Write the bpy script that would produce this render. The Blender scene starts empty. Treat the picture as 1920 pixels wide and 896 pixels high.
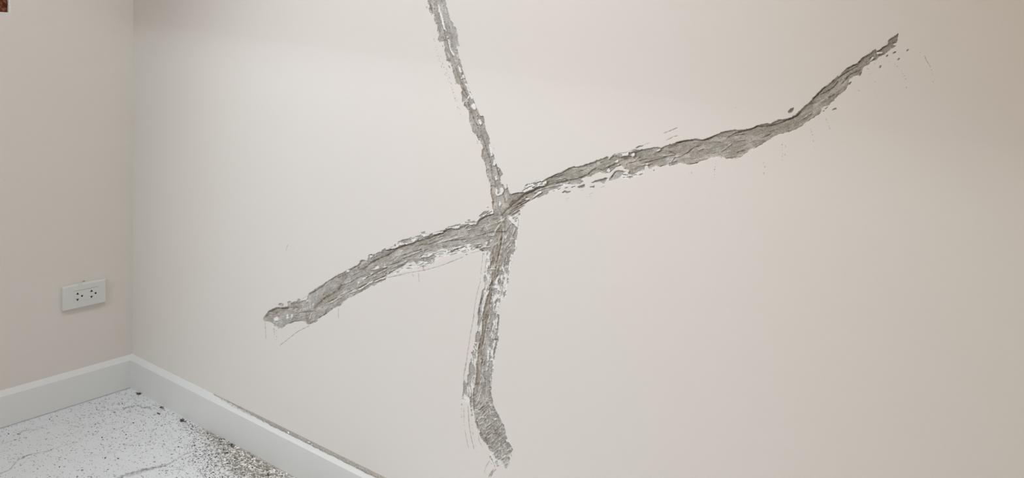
import bpy, bmesh, math, random
import numpy as np
from mathutils import Vector, Matrix

SC = bpy.context.scene
COL = SC.collection
# ------------------------------------------------------------------ camera
F_PX, PP_Y = 1394.1, 155.97                  # focal length and principal row, for a 1920x896 frame
CAM = np.array([2.3447, -1.077, .9478])
def cam_axes(yaw=.6689, pitch=-.0023, roll=.0044):
    cy, sy = math.cos(yaw), math.sin(yaw)
    f = np.array([-sy*math.cos(pitch), cy*math.cos(pitch), math.sin(pitch)])
    r = np.array([cy, sy, 0.]); u = np.cross(r, f)
    return math.cos(roll)*r+math.sin(roll)*u, -math.sin(roll)*r+math.cos(roll)*u, f
AX_R, AX_U, AX_F = cam_axes()
cd = bpy.data.cameras.new('camera'); cam = bpy.data.objects.new('camera', cd); COL.objects.link(cam)
m = Matrix.Identity(4)
for i, v in enumerate((AX_R, AX_U, -AX_F)):
    for j in range(3): m[j][i] = v[j]
for j in range(3): m[j][3] = CAM[j]
cam.matrix_world = m
cd.sensor_fit = 'HORIZONTAL'; cd.sensor_width = 36; cd.lens = F_PX/1920*36
cd.shift_y = -(448-PP_Y)/1920; cd.clip_start = .02
SC.camera = cam
SC.view_settings.view_transform = 'Standard'; SC.view_settings.look = 'None'
SC.view_settings.gamma = 1; SC.view_settings.exposure = 0; SC.view_settings.use_curve_mapping = False

# ------------------------------------------------------------------ light
wd = bpy.data.worlds.new('world'); SC.world = wd; wd.use_nodes = True
wd.node_tree.nodes['Background'].inputs[0].default_value = (.8, .85, 1, 1)
wd.node_tree.nodes['Background'].inputs[1].default_value = .3
def lamp(name, kind, loc, energy, color, target=None, **kw):
    d = bpy.data.lights.new(name, kind); d.energy = energy; d.color = color
    for k, v in kw.items(): setattr(d, k, v)
    o = bpy.data.objects.new(name, d); COL.objects.link(o); o.location = loc
    if target is not None:
        o.rotation_euler = (Vector(target)-Vector(loc)).to_track_quat('-Z', 'Y').to_euler()
    return o
ROOM_X, ROOM_Y, ROOM_Z = 3.8, -3.6, 2.6
E_A, E_B, E_C, E_D = (10.4, (.84, .92, 1)), (122, (.93, .95, 1)), (45, (.91, .985, 1)), (8, (1, .60, .22))   # watts and colour of the four lights
# ceiling lamp close to the cracked wall: it draws the outlet's shadow and the relief of the cement
lamp('ceiling_lamp_light', 'AREA', (1.3, -.16, 2.5), E_A[0], E_A[1], (1.3, -.16, 0), shape='DISK', size=.10)
# unseen spot added for the soft bright pool amid the cracked wall
lamp('added_pool_spot', 'SPOT', (1.3, -1.9, 2.5), E_B[0], E_B[1], (1.25, 0, .78), spot_size=math.radians(54), spot_blend=1., shadow_soft_size=.07)
# added unseen spot: its cone rim stands in for the soft sloping border
P = np.array([1.0, -2.4, 2.45]); A = np.array([0., 0, 1.185]); B = np.array([2.2, 0, .94])
nrm = np.cross(A-P, B-P); nrm /= np.linalg.norm(nrm)
if nrm[2] > 0: nrm = -nrm
HALF = math.radians(88.5)
down = (A+B)/2-P; down /= np.linalg.norm(down)
axis = nrm*math.sin(HALF)+down*math.cos(HALF)    # the cone's rim touches the plane P-A-B
lamp('added_border_spot', 'SPOT', tuple(P), E_C[0], E_C[1], tuple(P+axis), spot_size=2*HALF, spot_blend=.045, shadow_soft_size=.05)
# added unseen area light that warms the right end of the wall
lamp('added_warm_fill', 'AREA', (3.4, -1.2, 2.3), E_D[0], E_D[1], (2, -.3, .8), shape='RECTANGLE', size=.8, size_y=.8)

# ------------------------------------------------------------------ materials
def mat(name, color, rough=.85, spec=.25):
    m = bpy.data.materials.new(name); m.use_nodes = True
    b = m.node_tree.nodes['Principled BSDF']
    b.inputs['Base Color'].default_value = (*color, 1); b.inputs['Roughness'].default_value = rough
    b.inputs['Specular IOR Level'].default_value = spec
    return m
def N(m, t, **kw):
    n = m.node_tree.nodes.new(t)
    for k, v in kw.items(): setattr(n, k, v)
    return n
def L(m, a, b): m.node_tree.links.new(a, b)
def noise(m, scale, detail=3, rough=.5, vec=None):
    n = N(m, 'ShaderNodeTexNoise'); n.inputs['Scale'].default_value = scale
    n.inputs['Detail'].default_value = detail; n.inputs['Roughness'].default_value = rough
    if vec is None: vec = N(m, 'ShaderNodeTexCoord').outputs['Object']
    L(m, vec, n.inputs['Vector']); return n.outputs['Fac']
def ramp(m, fac, stops):
    r = N(m, 'ShaderNodeValToRGB'); e = r.color_ramp.elements
    while len(e) < len(stops): e.new(.5)
    for el, (p, c) in zip(e, stops): el.position = p; el.color = (*c, 1)
    L(m, fac, r.inputs['Fac']); return r.outputs['Color']
def mixc(m, fac, a, b, blend='MIX'):
    x = N(m, 'ShaderNodeMix', data_type='RGBA', blend_type=blend)
    for s, v in ((x.inputs[0], fac), (x.inputs[6], a), (x.inputs[7], b)):
        if isinstance(v, (int, float)): s.default_value = v
        elif isinstance(v, tuple): s.default_value = (*v, 1)
        else: L(m, v, s)
    return x.outputs[2]
def bump(m, fac, strength, dist, prev=None):
    b = N(m, 'ShaderNodeBump'); b.inputs['Strength'].default_value = strength; b.inputs['Distance'].default_value = dist
    L(m, fac, b.inputs['Height'])
    if prev is not None: L(m, prev, b.inputs['Normal'])
    return b.outputs['Normal']
def bsdf(m): return m.node_tree.nodes['Principled BSDF']
def math_n(m, op, a, b=None):
    x = N(m, 'ShaderNodeMath', operation=op)
    for s, v in zip(x.inputs, (a, b)):
        if v is None: continue
        if isinstance(v, (int, float)): s.default_value = v
        else: L(m, v, s)
    return x.outputs[0]

WALL_RGB = (.80, .772, .745)
m_wall = mat('wall_paint', WALL_RGB, .62, .3)
v = noise(m_wall, 2.2, 2); c = mixc(m_wall, v, (.792, .766, .743), (.81, .778, .745))
at = N(m_wall, 'ShaderNodeAttribute', attribute_name='mark')
c = mixc(m_wall, at.outputs['Fac'], c, (.22, .205, .19)); L(m_wall, c, bsdf(m_wall).inputs['Base Color'])
L(m_wall, bump(m_wall, noise(m_wall, 900, 2), .10, .0006, bump(m_wall, noise(m_wall, 60, 3), .12, .002)), bsdf(m_wall).inputs['Normal'])
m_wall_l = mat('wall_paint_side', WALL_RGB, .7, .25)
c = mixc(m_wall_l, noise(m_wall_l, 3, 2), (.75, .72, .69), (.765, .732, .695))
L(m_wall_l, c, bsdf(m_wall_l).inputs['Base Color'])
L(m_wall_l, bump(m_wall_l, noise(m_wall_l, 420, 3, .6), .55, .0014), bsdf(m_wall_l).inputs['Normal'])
m_primer = mat('white_primer', (.84, .85, .845), .8, .2)
c = mixc(m_primer, ramp(m_primer, noise(m_primer, 260, 3), [(.42, (0, 0, 0)), (.62, (1, 1, 1))]), (.90, .91, .905), (.80, .79, .77))
L(m_primer, c, bsdf(m_primer).inputs['Base Color'])
L(m_primer, bump(m_primer, noise(m_primer, 500, 3), .5, .0012), bsdf(m_primer).inputs['Normal'])
m_cement = mat('bare_cement', (.33, .31, .29), .95, .1)
at = N(m_cement, 'ShaderNodeAttribute', attribute_name='cement_color')
sp = ramp(m_cement, noise(m_cement, 700, 2, .6), [(.33, (.74, .73, .72)), (.5, (1, 1, 1)), (.66, (1.3, 1.3, 1.3))])
c = mixc(m_cement, 1., at.outputs['Color'], sp, 'MULTIPLY'); L(m_cement, c, bsdf(m_cement).inputs['Base Color'])
L(m_cement, bump(m_cement, noise(m_cement, 520, 4, .65), .8, .0016), bsdf(m_cement).inputs['Normal'])
m_base = mat('baseboard_white', (.78, .80, .81), .5, .35)
L(m_base, mixc(m_base, noise(m_base, 500, 2), (.76, .785, .79), (.79, .81, .815)), bsdf(m_base).inputs['Base Color'])
L(m_base, bump(m_base, noise(m_base, 700, 2), .15, .0008), bsdf(m_base).inputs['Normal'])
m_ceil = mat('ceiling_white', (.82, .81, .79), .9)
m_plate = mat('outlet_plastic', (.69, .715, .695), .38, .45)
m_slot = mat('slot_dark', (.012, .011, .01), .6)
m_chip_d = mat('chip_cement', (.36, .345, .31), .95, .1)
m_chip_w = mat('chip_white', (.85, .84, .81), .8, .15)
m_chip_k = mat('chip_dark', (.085, .08, .075), .9, .1)
m_dust = mat('cement_dust', (.36, .335, .30), .97, .05)
c = mixc(m_dust, ramp(m_dust, noise(m_dust, 420, 3, .7), [(.35, (0, 0, 0)), (.6, (1, 1, 1))]), (.36, .335, .305), (.54, .51, .47))
L(m_dust, c, bsdf(m_dust).inputs['Base Color'])
L(m_dust, bump(m_dust, noise(m_dust, 500, 3, .7), .9, .002), bsdf(m_dust).inputs['Normal'])

# ------------------------------------------------------------------ helpers
def ray(x, y): return AX_F+(x-960)/F_PX*AX_R-(y-PP_Y)/F_PX*AX_U
def at_plane(x, y, ax, val=0.):                 # where a traced point lies on a wall or on the floor
    d = ray(x, y); return CAM+(val-CAM[ax])/d[ax]*d
def project(X, Y, Z):
    d = [X-CAM[0], Y-CAM[1], Z-CAM[2]]
    z = sum(d[i]*AX_F[i] for i in range(3)); a = sum(d[i]*AX_R[i] for i in range(3)); b = sum(d[i]*AX_U[i] for i in range(3))
    return 960+F_PX*a/z, PP_Y-F_PX*b/z
def link(name, me, mats=(), parent=None):
    o = bpy.data.objects.new(name, me); COL.objects.link(o)
    for x in mats: me.materials.append(x)
    if parent is not None: o.parent = parent
    return o
def from_arrays(name, co, quads, smooth=True):
    me = bpy.data.meshes.new(name); nv, nf = len(co), len(quads)
    me.vertices.add(nv); me.vertices.foreach_set('co', np.ascontiguousarray(co, np.float32).ravel())
    me.loops.add(nf*4); me.loops.foreach_set('vertex_index', np.ascontiguousarray(quads, np.int32).ravel())
    me.polygons.add(nf); me.polygons.foreach_set('loop_start', np.arange(0, nf*4, 4, dtype=np.int32))
    me.polygons.foreach_set('use_smooth', np.full(nf, smooth)); me.update(calc_edges=True)
    return me
def bm_obj(name, bm, m, parent=None, smooth=False):
    me = bpy.data.meshes.new(name); bm.normal_update(); bm.to_mesh(me); bm.free()
    for p in me.polygons: p.use_smooth = smooth
    return link(name, me, [m], parent)
def add_box(bm, lo, hi):
    vs = [bm.verts.new((x, y, z)) for x in (lo[0], hi[0]) for y in (lo[1], hi[1]) for z in (lo[2], hi[2])]
    for f in ((0, 1, 3, 2), (4, 6, 7, 5), (0, 4, 5, 1), (2, 3, 7, 6), (0, 2, 6, 4), (1, 5, 7, 3)): bm.faces.new([vs[i] for i in f])
def struct(o): o['kind'] = 'structure'; return o
def tag(o, label, cat, group=None, kind=None):
    o['label'] = label; o['category'] = cat
    if group: o['group'] = group
    if kind: o['kind'] = kind
    return o
def smooth01(t): return t*t*(3-2*t)
def vnoise(a, b, seed):                         # value noise on arrays
    rg = np.random.RandomState(seed); T = rg.rand(256, 256).astype(np.float32)
    ia, ib = np.floor(a).astype(int), np.floor(b).astype(int)
    fa, fb = smooth01(a-ia), smooth01(b-ib)
    i0, i1, j0, j1 = ia & 255, (ia+1) & 255, ib & 255, (ib+1) & 255
    return (T[i0, j0]*(1-fa)+T[i1, j0]*fa)*(1-fb)+(T[i0, j1]*(1-fa)+T[i1, j1]*fa)*fb
def fbm(a, b, seed, octs=3, gain=.5):
    s, amp, tot = 0, 1., 0
    for k in range(octs): s = s+amp*vnoise(a*2**k+k*17.3, b*2**k+k*9.1, seed+k); tot += amp; amp *= gain
    return s/tot                                # 0..1
# ---------------------------------------------------------------- damage traced on the wall
# every tile: (x0, y0, scale) and points inside it; C bare cement, W white primer flecks inside
# the cement, S scraped white primer, K deep crevices (width), R raised ridges, B brown cement,
# L thin scratches (width), D dotted scratch trails, G smooth grey filler
def tile(x0, y0, s, **k):
    for kind, items in k.items():
        for it in items:
            w = None
            if kind in 'KRLD': w, it = it[0], it[1:]
            it = np.array(it, float).reshape(-1, 2) / s + (x0, y0)
            TR[kind].append((it, w))
TR = {k: [] for k in 'CWSKRBLDG'}
tile(780, 0, 7.464,
 C=[[165,-40,170,70,195,90,180,130,190,180,225,215,245,195,255,280,275,345,300,355,300,420,292,430,320,500,305,560,330,600,345,580,385,580,400,640,405,740,430,855,480,890,500,930,628,930,628,896,600,820,580,690,560,660,590,640,612,668,600,610,575,530,590,495,565,430,550,372,525,375,510,310,485,290,470,250,450,170,420,80,405,-40],
    [145,90,160,100,155,130,145,115],[365,610,378,640,388,690,375,670]],
 W=[[300,60,325,75,345,160,370,240,395,330,402,390,427,440,413,436,383,400,352,300,330,210,312,130],[418,512,440,508,447,522,430,532],[435,545,460,560,475,620,492,680,502,705,540,780,535,800,490,740,463,650,448,590],[372,66,386,66,386,80,374,80],[540,495,552,500,545,520],[535,720,550,722,545,740],[610,735,618,738,612,745],[560,590,568,600,562,605]],
 K=[[2.2,330,200,370,400,415,570,460,680,490,770,520,890],[1.3,235,0,240,100,262,230],[1.2,190,60,215,190],[1.2,300,360,320,470],[1.1,440,300,470,480,500,640],[1.2,570,660,600,780]],
 G=[[300,-40,405,-40,470,250,510,310,560,420,575,530,612,668,560,700,500,700,450,560,400,450,400,330,345,160]],
 D=[[1,225,470,270,620,300,760,340,880],[1,325,740,370,860,380,900]])
tile(820, 110, 7.464,
 C=[[120,-20,130,30,180,60,200,90,215,200,240,260,270,350,310,365,330,410,350,460,330,465,345,540,338,570,350,610,380,600,373,660,410,710,440,730,450,800,443,850,455,920,650,920,662,880,640,800,622,835,600,820,560,720,520,620,480,500,440,430,420,360,380,240,340,110,310,-20],
    [148,90,180,110,182,138,160,130],[187,200,199,200,197,211],[248,340,262,345,260,368,250,360]],
 W=[[275,102,300,95,320,150,345,190,340,205,310,190,290,135],[345,215,372,240,380,280,350,270],[320,240,345,285,330,290],[380,350,415,350,430,400,455,470,480,495,495,560,470,570,440,480,410,410],[480,640,510,620,545,680,530,722,500,715,470,670],[535,780,562,790,552,812],[580,850,602,850,620,896,590,896],[430,520,447,505,437,575,420,560],[400,410,425,430,415,445]],
 K=[[2.6,200,0,235,100,270,220,310,310,350,400,390,520,430,640,460,730,510,896],[1.4,380,240,440,430,480,500,520,620,600,820],[1.3,340,465,380,560],[1.3,375,640,410,700]],
 D=[[1,50,20,90,120,150,290,200,410,250,590,300,750],[1,110,80,180,300,230,480,290,640,330,820],[.8,20,20,80,170,120,260]])
tile(860, 220, 7.464,
 C=[[145,-20,160,90,175,130,190,190,240,245,270,300,310,370,335,420,320,470,318,550,345,600,385,690,380,780,410,850,430,920,575,920,580,830,600,818,622,800,600,750,570,715,545,690,520,640,500,560,470,480,440,370,420,260,380,190,345,-20],
    [485,385,493,385,505,490,497,490],[253,330,262,330,270,385,262,385],[240,290,250,300,245,310],[117,235,129,235,127,247],[505,490,525,600,512,570]],
 W=[[275,30,300,50,322,80,312,112,283,85],[415,375,440,380,460,440,477,530,450,540,430,450],[480,610,500,590,517,640,500,690,480,660],[505,820,520,830,520,880,505,870],[180,80,197,85,190,105],[395,685,412,700,402,735],[285,300,300,330,315,365,290,340],[225,180,240,210,232,220],[330,110,350,150,340,160],[545,720,560,735,550,770]],
 K=[[2.2,230,60,262,150,300,250,340,340,370,430,410,540,435,640,452,760,460,896],[1.3,190,190,250,260,300,350],[1.4,520,640,545,780,560,896],[1.4,400,270,430,330]])
tile(880, 330, 7.464,
 C=[[265,-20,270,0,290,130,300,250,315,340,320,430,335,520,280,545,170,590,120,640,100,690,0,710,0,896,30,1000,640,1000,640,896,660,790,680,735,600,675,560,610,530,590,560,560,620,510,700,440,765,400,840,350,930,300,1045,250,1045,130,960,160,870,200,800,215,735,230,640,235,590,255,560,240,540,190,524,110,514,112,524,178,495,180,470,120,440,110,430,-20],
    [160,535,280,475,260,510,170,555],[230,440,290,425,260,445],[560,560,700,470,710,500,640,540,600,570],[690,560,710,552,690,580]],
 W=[[365,170,380,150,395,220,380,270,358,250],[435,160,465,170,480,210,455,255,385,285,380,262,430,240],[415,360,430,340,446,400,420,430,405,400],[925,262,960,222,1005,215,985,245,930,275,900,290],[780,322,830,310,840,325,790,340],[365,0,380,0,385,60,372,60],[580,300,595,320,585,325]],
 S=[[540,590,620,540,700,480,717,560,690,590,670,700,600,675],[745,222,800,150,900,90,1045,40,1045,130,870,200],[100,600,150,540,200,500,320,455,335,520,170,590,110,650],[-20,650,0,640,100,630,100,690,0,705]],
 K=[[4.2,1045,142,980,160,900,190,830,225,760,265,700,320,620,370,560,430,480,500,430,570],[2,100,690,140,620,220,570,335,530],[2,530,590,600,680,675,735],[1.6,560,500,700,420,830,340],[1.6,340,60,345,180,350,300,350,380],[1.6,470,260,490,360,520,420],[1.5,290,130,335,160],[1.4,300,780,440,790],[1.3,150,830,250,800,340,800],[1.6,590,260,640,240,735,232]],
 R=[[2,360,775,420,690,480,590],[1.6,360,665,440,625,500,580],[1.8,410,490,430,600,460,700,465,896],[2,490,890,550,780],[1.6,600,640,570,690],[1.4,520,540,640,460,800,380],[1.4,600,420,720,340,760,290],[1.3,540,280,590,330,540,400],[1.3,230,720,260,800],[1.4,520,830,500,896]],
 B=[[1045,120,900,170,780,240,600,350,430,520,400,600,470,640,560,540,700,400,900,260,1045,200],[300,60,345,60,380,400,320,420]],
 L=[[.9,690,590,670,720],[.9,750,185,830,150],[.8,800,130,1000,60],[.9,930,100,980,80],[.8,700,440,770,400]])
tile(480, 520, 6.894,
 C=[[275,350,310,330,350,335,360,355,340,375,290,370],
    [85,540,125,480,165,430,215,405,265,385,340,385,410,375,402,330,430,302,455,325,520,310,555,268,577,290,560,312,640,290,665,285,672,210,710,190,770,150,855,105,890,75,990,5,1103,-60,1103,345,1078,375,1045,368,985,410,900,480,800,545,780,578,740,590,680,620,650,600,620,570,560,570,490,580,450,600,390,612,340,662,328,690,318,655,280,665,285,640,230,632,215,590,150,570,105,570],
    [490,655,525,633,505,657],[580,655,600,640,595,655],[615,630,630,622,628,635],[443,640,450,640,450,650]],
 W=[[230,532,265,505,292,545,270,560,240,562],[393,480,415,475,417,535,390,532],[455,475,475,480,470,527,450,515],[560,410,582,413,575,432],[668,345,680,350,676,370],[430,320,450,330,440,350],[500,480,515,480,505,500],[890,90,925,90,900,105],[700,470,720,470,690,520],[640,300,665,290,668,320]],
 K=[[3,110,520,150,480,200,490,260,455],[2.6,165,440,280,400,350,410,420,398,530,392],[3,545,460,640,455,740,440,765,375,870,270,960,230,1050,160,1103,90],[1.4,230,630,280,640],[1.3,440,350,560,330],[1.5,400,610,480,570,600,565],[1.4,680,230,770,170,870,110],[1.6,680,610,780,540,900,470,1000,400]],
 R=[[1.3,590,440,600,360],[1.3,610,440,622,370],[1.3,635,435,645,360],[1.3,660,425,668,360],[1.2,690,420,700,300],[1.4,710,480,680,560],[1.3,730,400,745,300],[1.2,770,290,790,200],[1.3,700,600,760,560,860,500],[1.2,850,240,880,160]],
 B=[[110,510,165,430,300,390,540,380,560,410,400,430,250,470,130,510],[740,450,700,430,850,240,1103,90,1103,230,900,330,760,430]],
 G=[[215,600,290,520,400,470,480,480,450,590,330,650],[570,330,672,210,855,110,1000,40,1050,60,960,200,850,270,720,420,600,440]],
 L=[[1.1,300,885,420,795,540,700,690,625],[.9,115,570,122,700,127,795],[.7,235,660,240,750],[.8,1063,395,1063,520],[.8,590,290,660,235],[1,740,165,860,95]],
 D=[[1,225,640,240,750],[1.2,265,680,268,820]])
tile(600, 450, 6.894,
 C=[[0,600,40,570,110,520,210,470,360,385,500,310,520,290,505,278,545,250,590,265,610,265,622,195,660,180,690,190,790,145,835,105,862,130,950,120,1000,100,1103,50,1103,300,1050,350,950,400,870,425,865,450,850,500,780,557,770,540,690,603,670,590,590,640,490,690,380,745,300,800,240,858,160,890,0,960],
    [955,55,975,50,970,85,960,80],[985,45,1035,10,1030,35],[1040,0,1103,-10,1103,15,1050,15]],
 W=[[700,370,740,340,765,335,762,365,710,385],[650,435,685,420,680,435,660,445],[535,502,600,470,625,465,560,515],[500,637,620,560,690,520,682,537,560,612,512,647],[355,692,430,650,500,618,400,685],[395,712,460,680,440,702],[488,540,502,545,512,570,480,578],[868,420,900,408,870,442],[1010,365,1050,350,1010,378],[360,385,385,400,360,415,330,410],[640,200,680,200,650,245],[700,195,760,180,710,205],[430,360,400,385,380,385],[190,735,225,728,195,745],[700,535,850,480,850,488,710,545],[690,460,730,460,710,475]],
 K=[[3,0,790,80,740,160,690,240,630],[2.8,530,390,600,340,640,300,760,240,860,200,960,130],[1.4,300,590,400,540,540,460],[1.5,370,680,560,590,680,530,850,460],[1.4,400,740,600,630],[1.3,620,480,860,350],[1.3,220,490,350,430],[1.4,0,850,200,750],[1.2,880,330,1050,270],[1.5,240,858,300,810],[1.3,505,290,560,260],[1.5,840,218,850,225]],
 R=[[1.2,520,620,700,535,860,470],[1.2,400,690,640,560],[1.3,640,390,860,345],[1.2,250,720,420,630],[1.2,100,830,300,720],[1.2,730,440,860,380]],
 B=[[480,420,530,370,640,280,760,220,960,120,1103,60,1103,110,900,200,700,300,560,400],[0,760,130,690,160,720,30,810,0,850]],
 G=[[0,640,110,540,200,490,230,600,140,680,0,740],[300,560,500,470,620,420,540,520,400,600]],
 L=[[1,0,605,370,375],[.9,860,490,1103,445],[1,1085,375,1103,378],[.9,880,110,960,75]])
tile(720, 400, 6.894,
 C=[[0,480,60,465,140,450,200,420,290,400,390,370,430,330,500,320,520,300,560,300,600,265,640,255,700,240,760,220,850,195,940,195,1040,150,1103,130,1103,395,1000,425,900,440,830,465,750,455,690,490,600,505,520,520,500,545,470,570,440,640,420,665,380,620,340,640,290,650,230,700,150,735,90,775,40,800,20,860,0,870],
    [450,590,500,570,560,570,620,540,645,532,668,560,640,600,540,628,460,612],[830,512,900,470,1000,440,1045,428,960,465,870,505],[740,502,800,480,795,500],
    [395,300,470,280,500,290,510,310,450,330,430,315,400,312],[470,250,530,233,535,255,520,270,480,265],[200,370,240,345,300,322,362,335,350,362,260,388,230,385],[128,400,147,400,152,430,135,425],[185,372,200,355,205,375],
    [780,190,860,168,990,133,985,150,860,190],[270,716,330,700,347,712,290,722],[300,680,372,658,340,686],[333,750,365,725,345,752],[433,707,462,695,440,714],[495,665,510,680,510,715,540,740,480,742,500,720],[550,670,625,633,560,674],[670,580,700,570,690,585],[700,570,745,555,720,575],[960,515,975,505,968,522],[1055,570,1065,530,1090,518,1072,540],[1050,480,1090,460,1060,490],[1070,95,1103,80,1103,105]],
 W=[[375,330,430,318,430,335,395,356],[160,430,230,400,205,425,180,432],[560,545,600,510,580,540],[480,560,520,520,510,560],[820,190,860,180,940,160,950,185,860,195],[620,262,760,232,760,245,640,275]],
 S=[[440,665,470,575,520,525,700,490,850,465,1103,395,1103,470,980,520,750,560,620,650,520,690,440,690],[150,430,200,360,260,325,400,300,480,245,550,240,560,295,430,335,300,400,200,425],[230,705,440,660,440,690,300,730,150,780,90,790],[780,195,860,165,1103,90,1103,130,940,195]],
 K=[[2.4,380,440,430,420,560,410,640,375,770,320],[2,0,490,130,460,300,400,560,330,640,290,770,230,850,200],[1.6,450,568,505,525],[1.5,180,700,290,640],[1.3,830,512,960,460],[1.3,200,560,350,500,500,470],[1.2,750,380,900,350,1050,340],[1.5,0,790,150,735],[1.8,0,575,30,560],[1.2,50,640,160,560],[1.6,940,190,1040,155]],
 R=[[1.2,200,590,380,520,560,450],[1.2,90,710,300,610],[1.2,650,400,800,350,1000,300],[1.2,600,330,760,280]],
 B=[[150,450,400,370,600,280,850,200,1103,150,1103,180,850,270,770,330,560,420,430,430,200,490]],
 L=[[1,30,835,280,775,500,740,700,690,880,625,1030,560],[.8,365,780,385,830],[.7,445,770,455,896],[.7,232,730,240,765],[.8,800,190,860,172],[.7,640,255,760,215]])
tile(840, 380, 6.894,
 C=[[-30,330,0,335,100,345,200,300,330,280,365,285,380,230,440,185,585,140,700,150,770,200,830,270,900,330,890,380,860,460,855,570,830,650,800,700,785,800,750,830,720,850,720,940,525,940,540,800,535,650,520,620,440,632,400,600,320,590,300,545,230,535,110,560,0,590,-30,590],
    [250,226,290,220,282,242,260,242],[0,325,60,300,160,272,155,290,60,322],[410,155,530,98,520,125,430,165],[0,650,80,600,220,555,235,568,100,615],[230,705,236,670,260,655,245,675],[450,650,468,655,462,690],[850,600,870,590,865,640,855,640]],
 W=[[540,630,550,640,545,680,535,670],[480,510,500,500,512,540,490,545],[700,850,725,830,720,896,705,896],[750,610,758,610,755,650],[670,860,690,850,680,896]],
 S=[[0,625,110,565,230,540,300,550,330,595,400,605,235,650,100,640],[520,625,540,640,540,896,500,896,480,640],[860,470,905,340,920,190,935,180,880,620,830,740,790,896,740,896,800,700,850,580],[0,325,60,290,250,250,370,225,365,280,200,300,100,345]],
 K=[[2.5,370,285,390,230,450,190,585,145],[1.5,205,345,270,300,360,290],[2,770,205,830,270,900,330],[1.3,530,380,600,385,730,380],[2,600,800,630,700,655,600,672,480,690,400],[1.5,560,600,580,700,575,800],[1.6,760,830,800,700,840,620],[1.5,400,610,450,630,520,620],[1.3,300,600,420,570],[1.3,520,470,525,560],[1.3,740,690,760,600]],
 R=[[2,600,380,640,310,700,240,730,200],[2,570,570,640,510,670,420],[2.2,700,260,705,350,700,500,680,640,640,780],[1.6,740,580,800,500,805,460],[1.6,760,590,815,540],[1.6,720,460,780,400],[2,400,602,450,570,530,575],[1.6,735,370,760,330,800,270],[1.6,520,430,600,420],[1.4,590,550,640,520,660,450],[1.5,740,690,760,640,800,590],[1.5,720,530,760,470],[1.4,530,850,590,860],[1.4,360,420,500,400]],
 B=[[600,150,760,170,720,400,690,560,640,800,560,896,600,620,640,400,560,250]],
 L=[[1,0,775,110,740],[1,290,655,400,628],[.9,915,180,905,330],[.9,905,180,935,170],[.8,440,800,450,650],[.8,480,880,490,640],[.8,860,480,870,600,840,720,790,896],[1,600,270,690,225]],
 D=[[1,110,740,180,705]])
tile(860, 490, 8.142,
 C=[[490,-20,500,60,458,98,490,122,495,200,490,310,460,380,448,480,410,590,385,700,365,780,355,920,510,920,560,860,577,800,520,790,530,700,510,560,540,510,570,510,590,420,530,400,560,300,600,220,640,140,660,70,700,90,745,60,755,-20],
    [400,190,412,230,440,275,410,320,408,420,375,460,385,530,360,620,350,700,340,800,335,920,300,920,295,870,288,800,303,700,333,570,353,470,395,400,400,320,380,310,380,262],
    [440,60,455,60,485,150,470,220,440,200],[600,260,632,250,640,300,660,330,640,400,605,370,590,320],[600,440,625,455,610,520,590,500],[640,440,660,420,650,520,640,530],[680,450,692,460,685,530,672,530],[705,440,722,440,710,520,700,530],[720,100,735,90,740,180,715,200],[590,560,605,580,575,650,545,660,560,600],[690,240,700,240,690,300,683,290],[735,320,748,300,745,350,735,350],[545,660,560,680,550,760,540,740],[575,680,582,690,572,780,565,780],[600,800,610,800,605,850,596,840],[560,800,575,800,565,850,550,850],[655,320,675,340,665,410,650,380],[625,500,640,540,625,570]],
 W=[[486,150,496,160,492,200,480,200],[640,175,655,165,645,200]],
 S=[[420,150,490,200,492,310,462,380,452,480,412,590,387,700,367,780,345,896,335,896,345,750,375,600,388,530,373,460,410,420,430,330,440,270],[640,120,700,60,770,0,800,-10,765,250,725,530,640,600,600,700,570,896,520,896,520,780,505,560,540,500,530,400,580,250],[350,920,360,700,380,600,400,600,370,896],[380,150,420,150,440,200,400,195]],
 K=[[3.4,560,60,545,200,505,340,490,520,470,620,455,760,420,896],[1.6,490,310,450,400,445,480],[1.5,385,700,365,800],[1.3,600,60,580,180],[1.3,345,560,310,700,300,820],[1.5,455,105,490,120],[1.3,620,60,600,160,570,240]],
 R=[[2,585,60,543,260,517,380,505,520,475,680,455,896],[2,470,122,540,125,552,85],[1.3,640,80,600,180],[1.3,430,690,400,800]],
 B=[[480,0,580,0,550,220,510,400,485,560,445,930,345,930,385,700,450,480,460,380,490,310,500,120]],
 G=[[395,190,445,280,400,600,340,896,280,896,340,500],[530,400,590,420,570,510,520,560,530,790,480,896,450,896,500,560]],
 L=[[.9,320,330,270,540,230,800,220,896],[.9,800,0,770,180,745,380,720,520],[.8,355,60,330,200],[.8,350,400,365,410],[1,222,800,232,830],[.8,430,0,440,60],[.8,640,600,600,720],[.8,720,30,700,120]],
 D=[[1,340,180,325,340],[1,325,330,360,310]])
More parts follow.
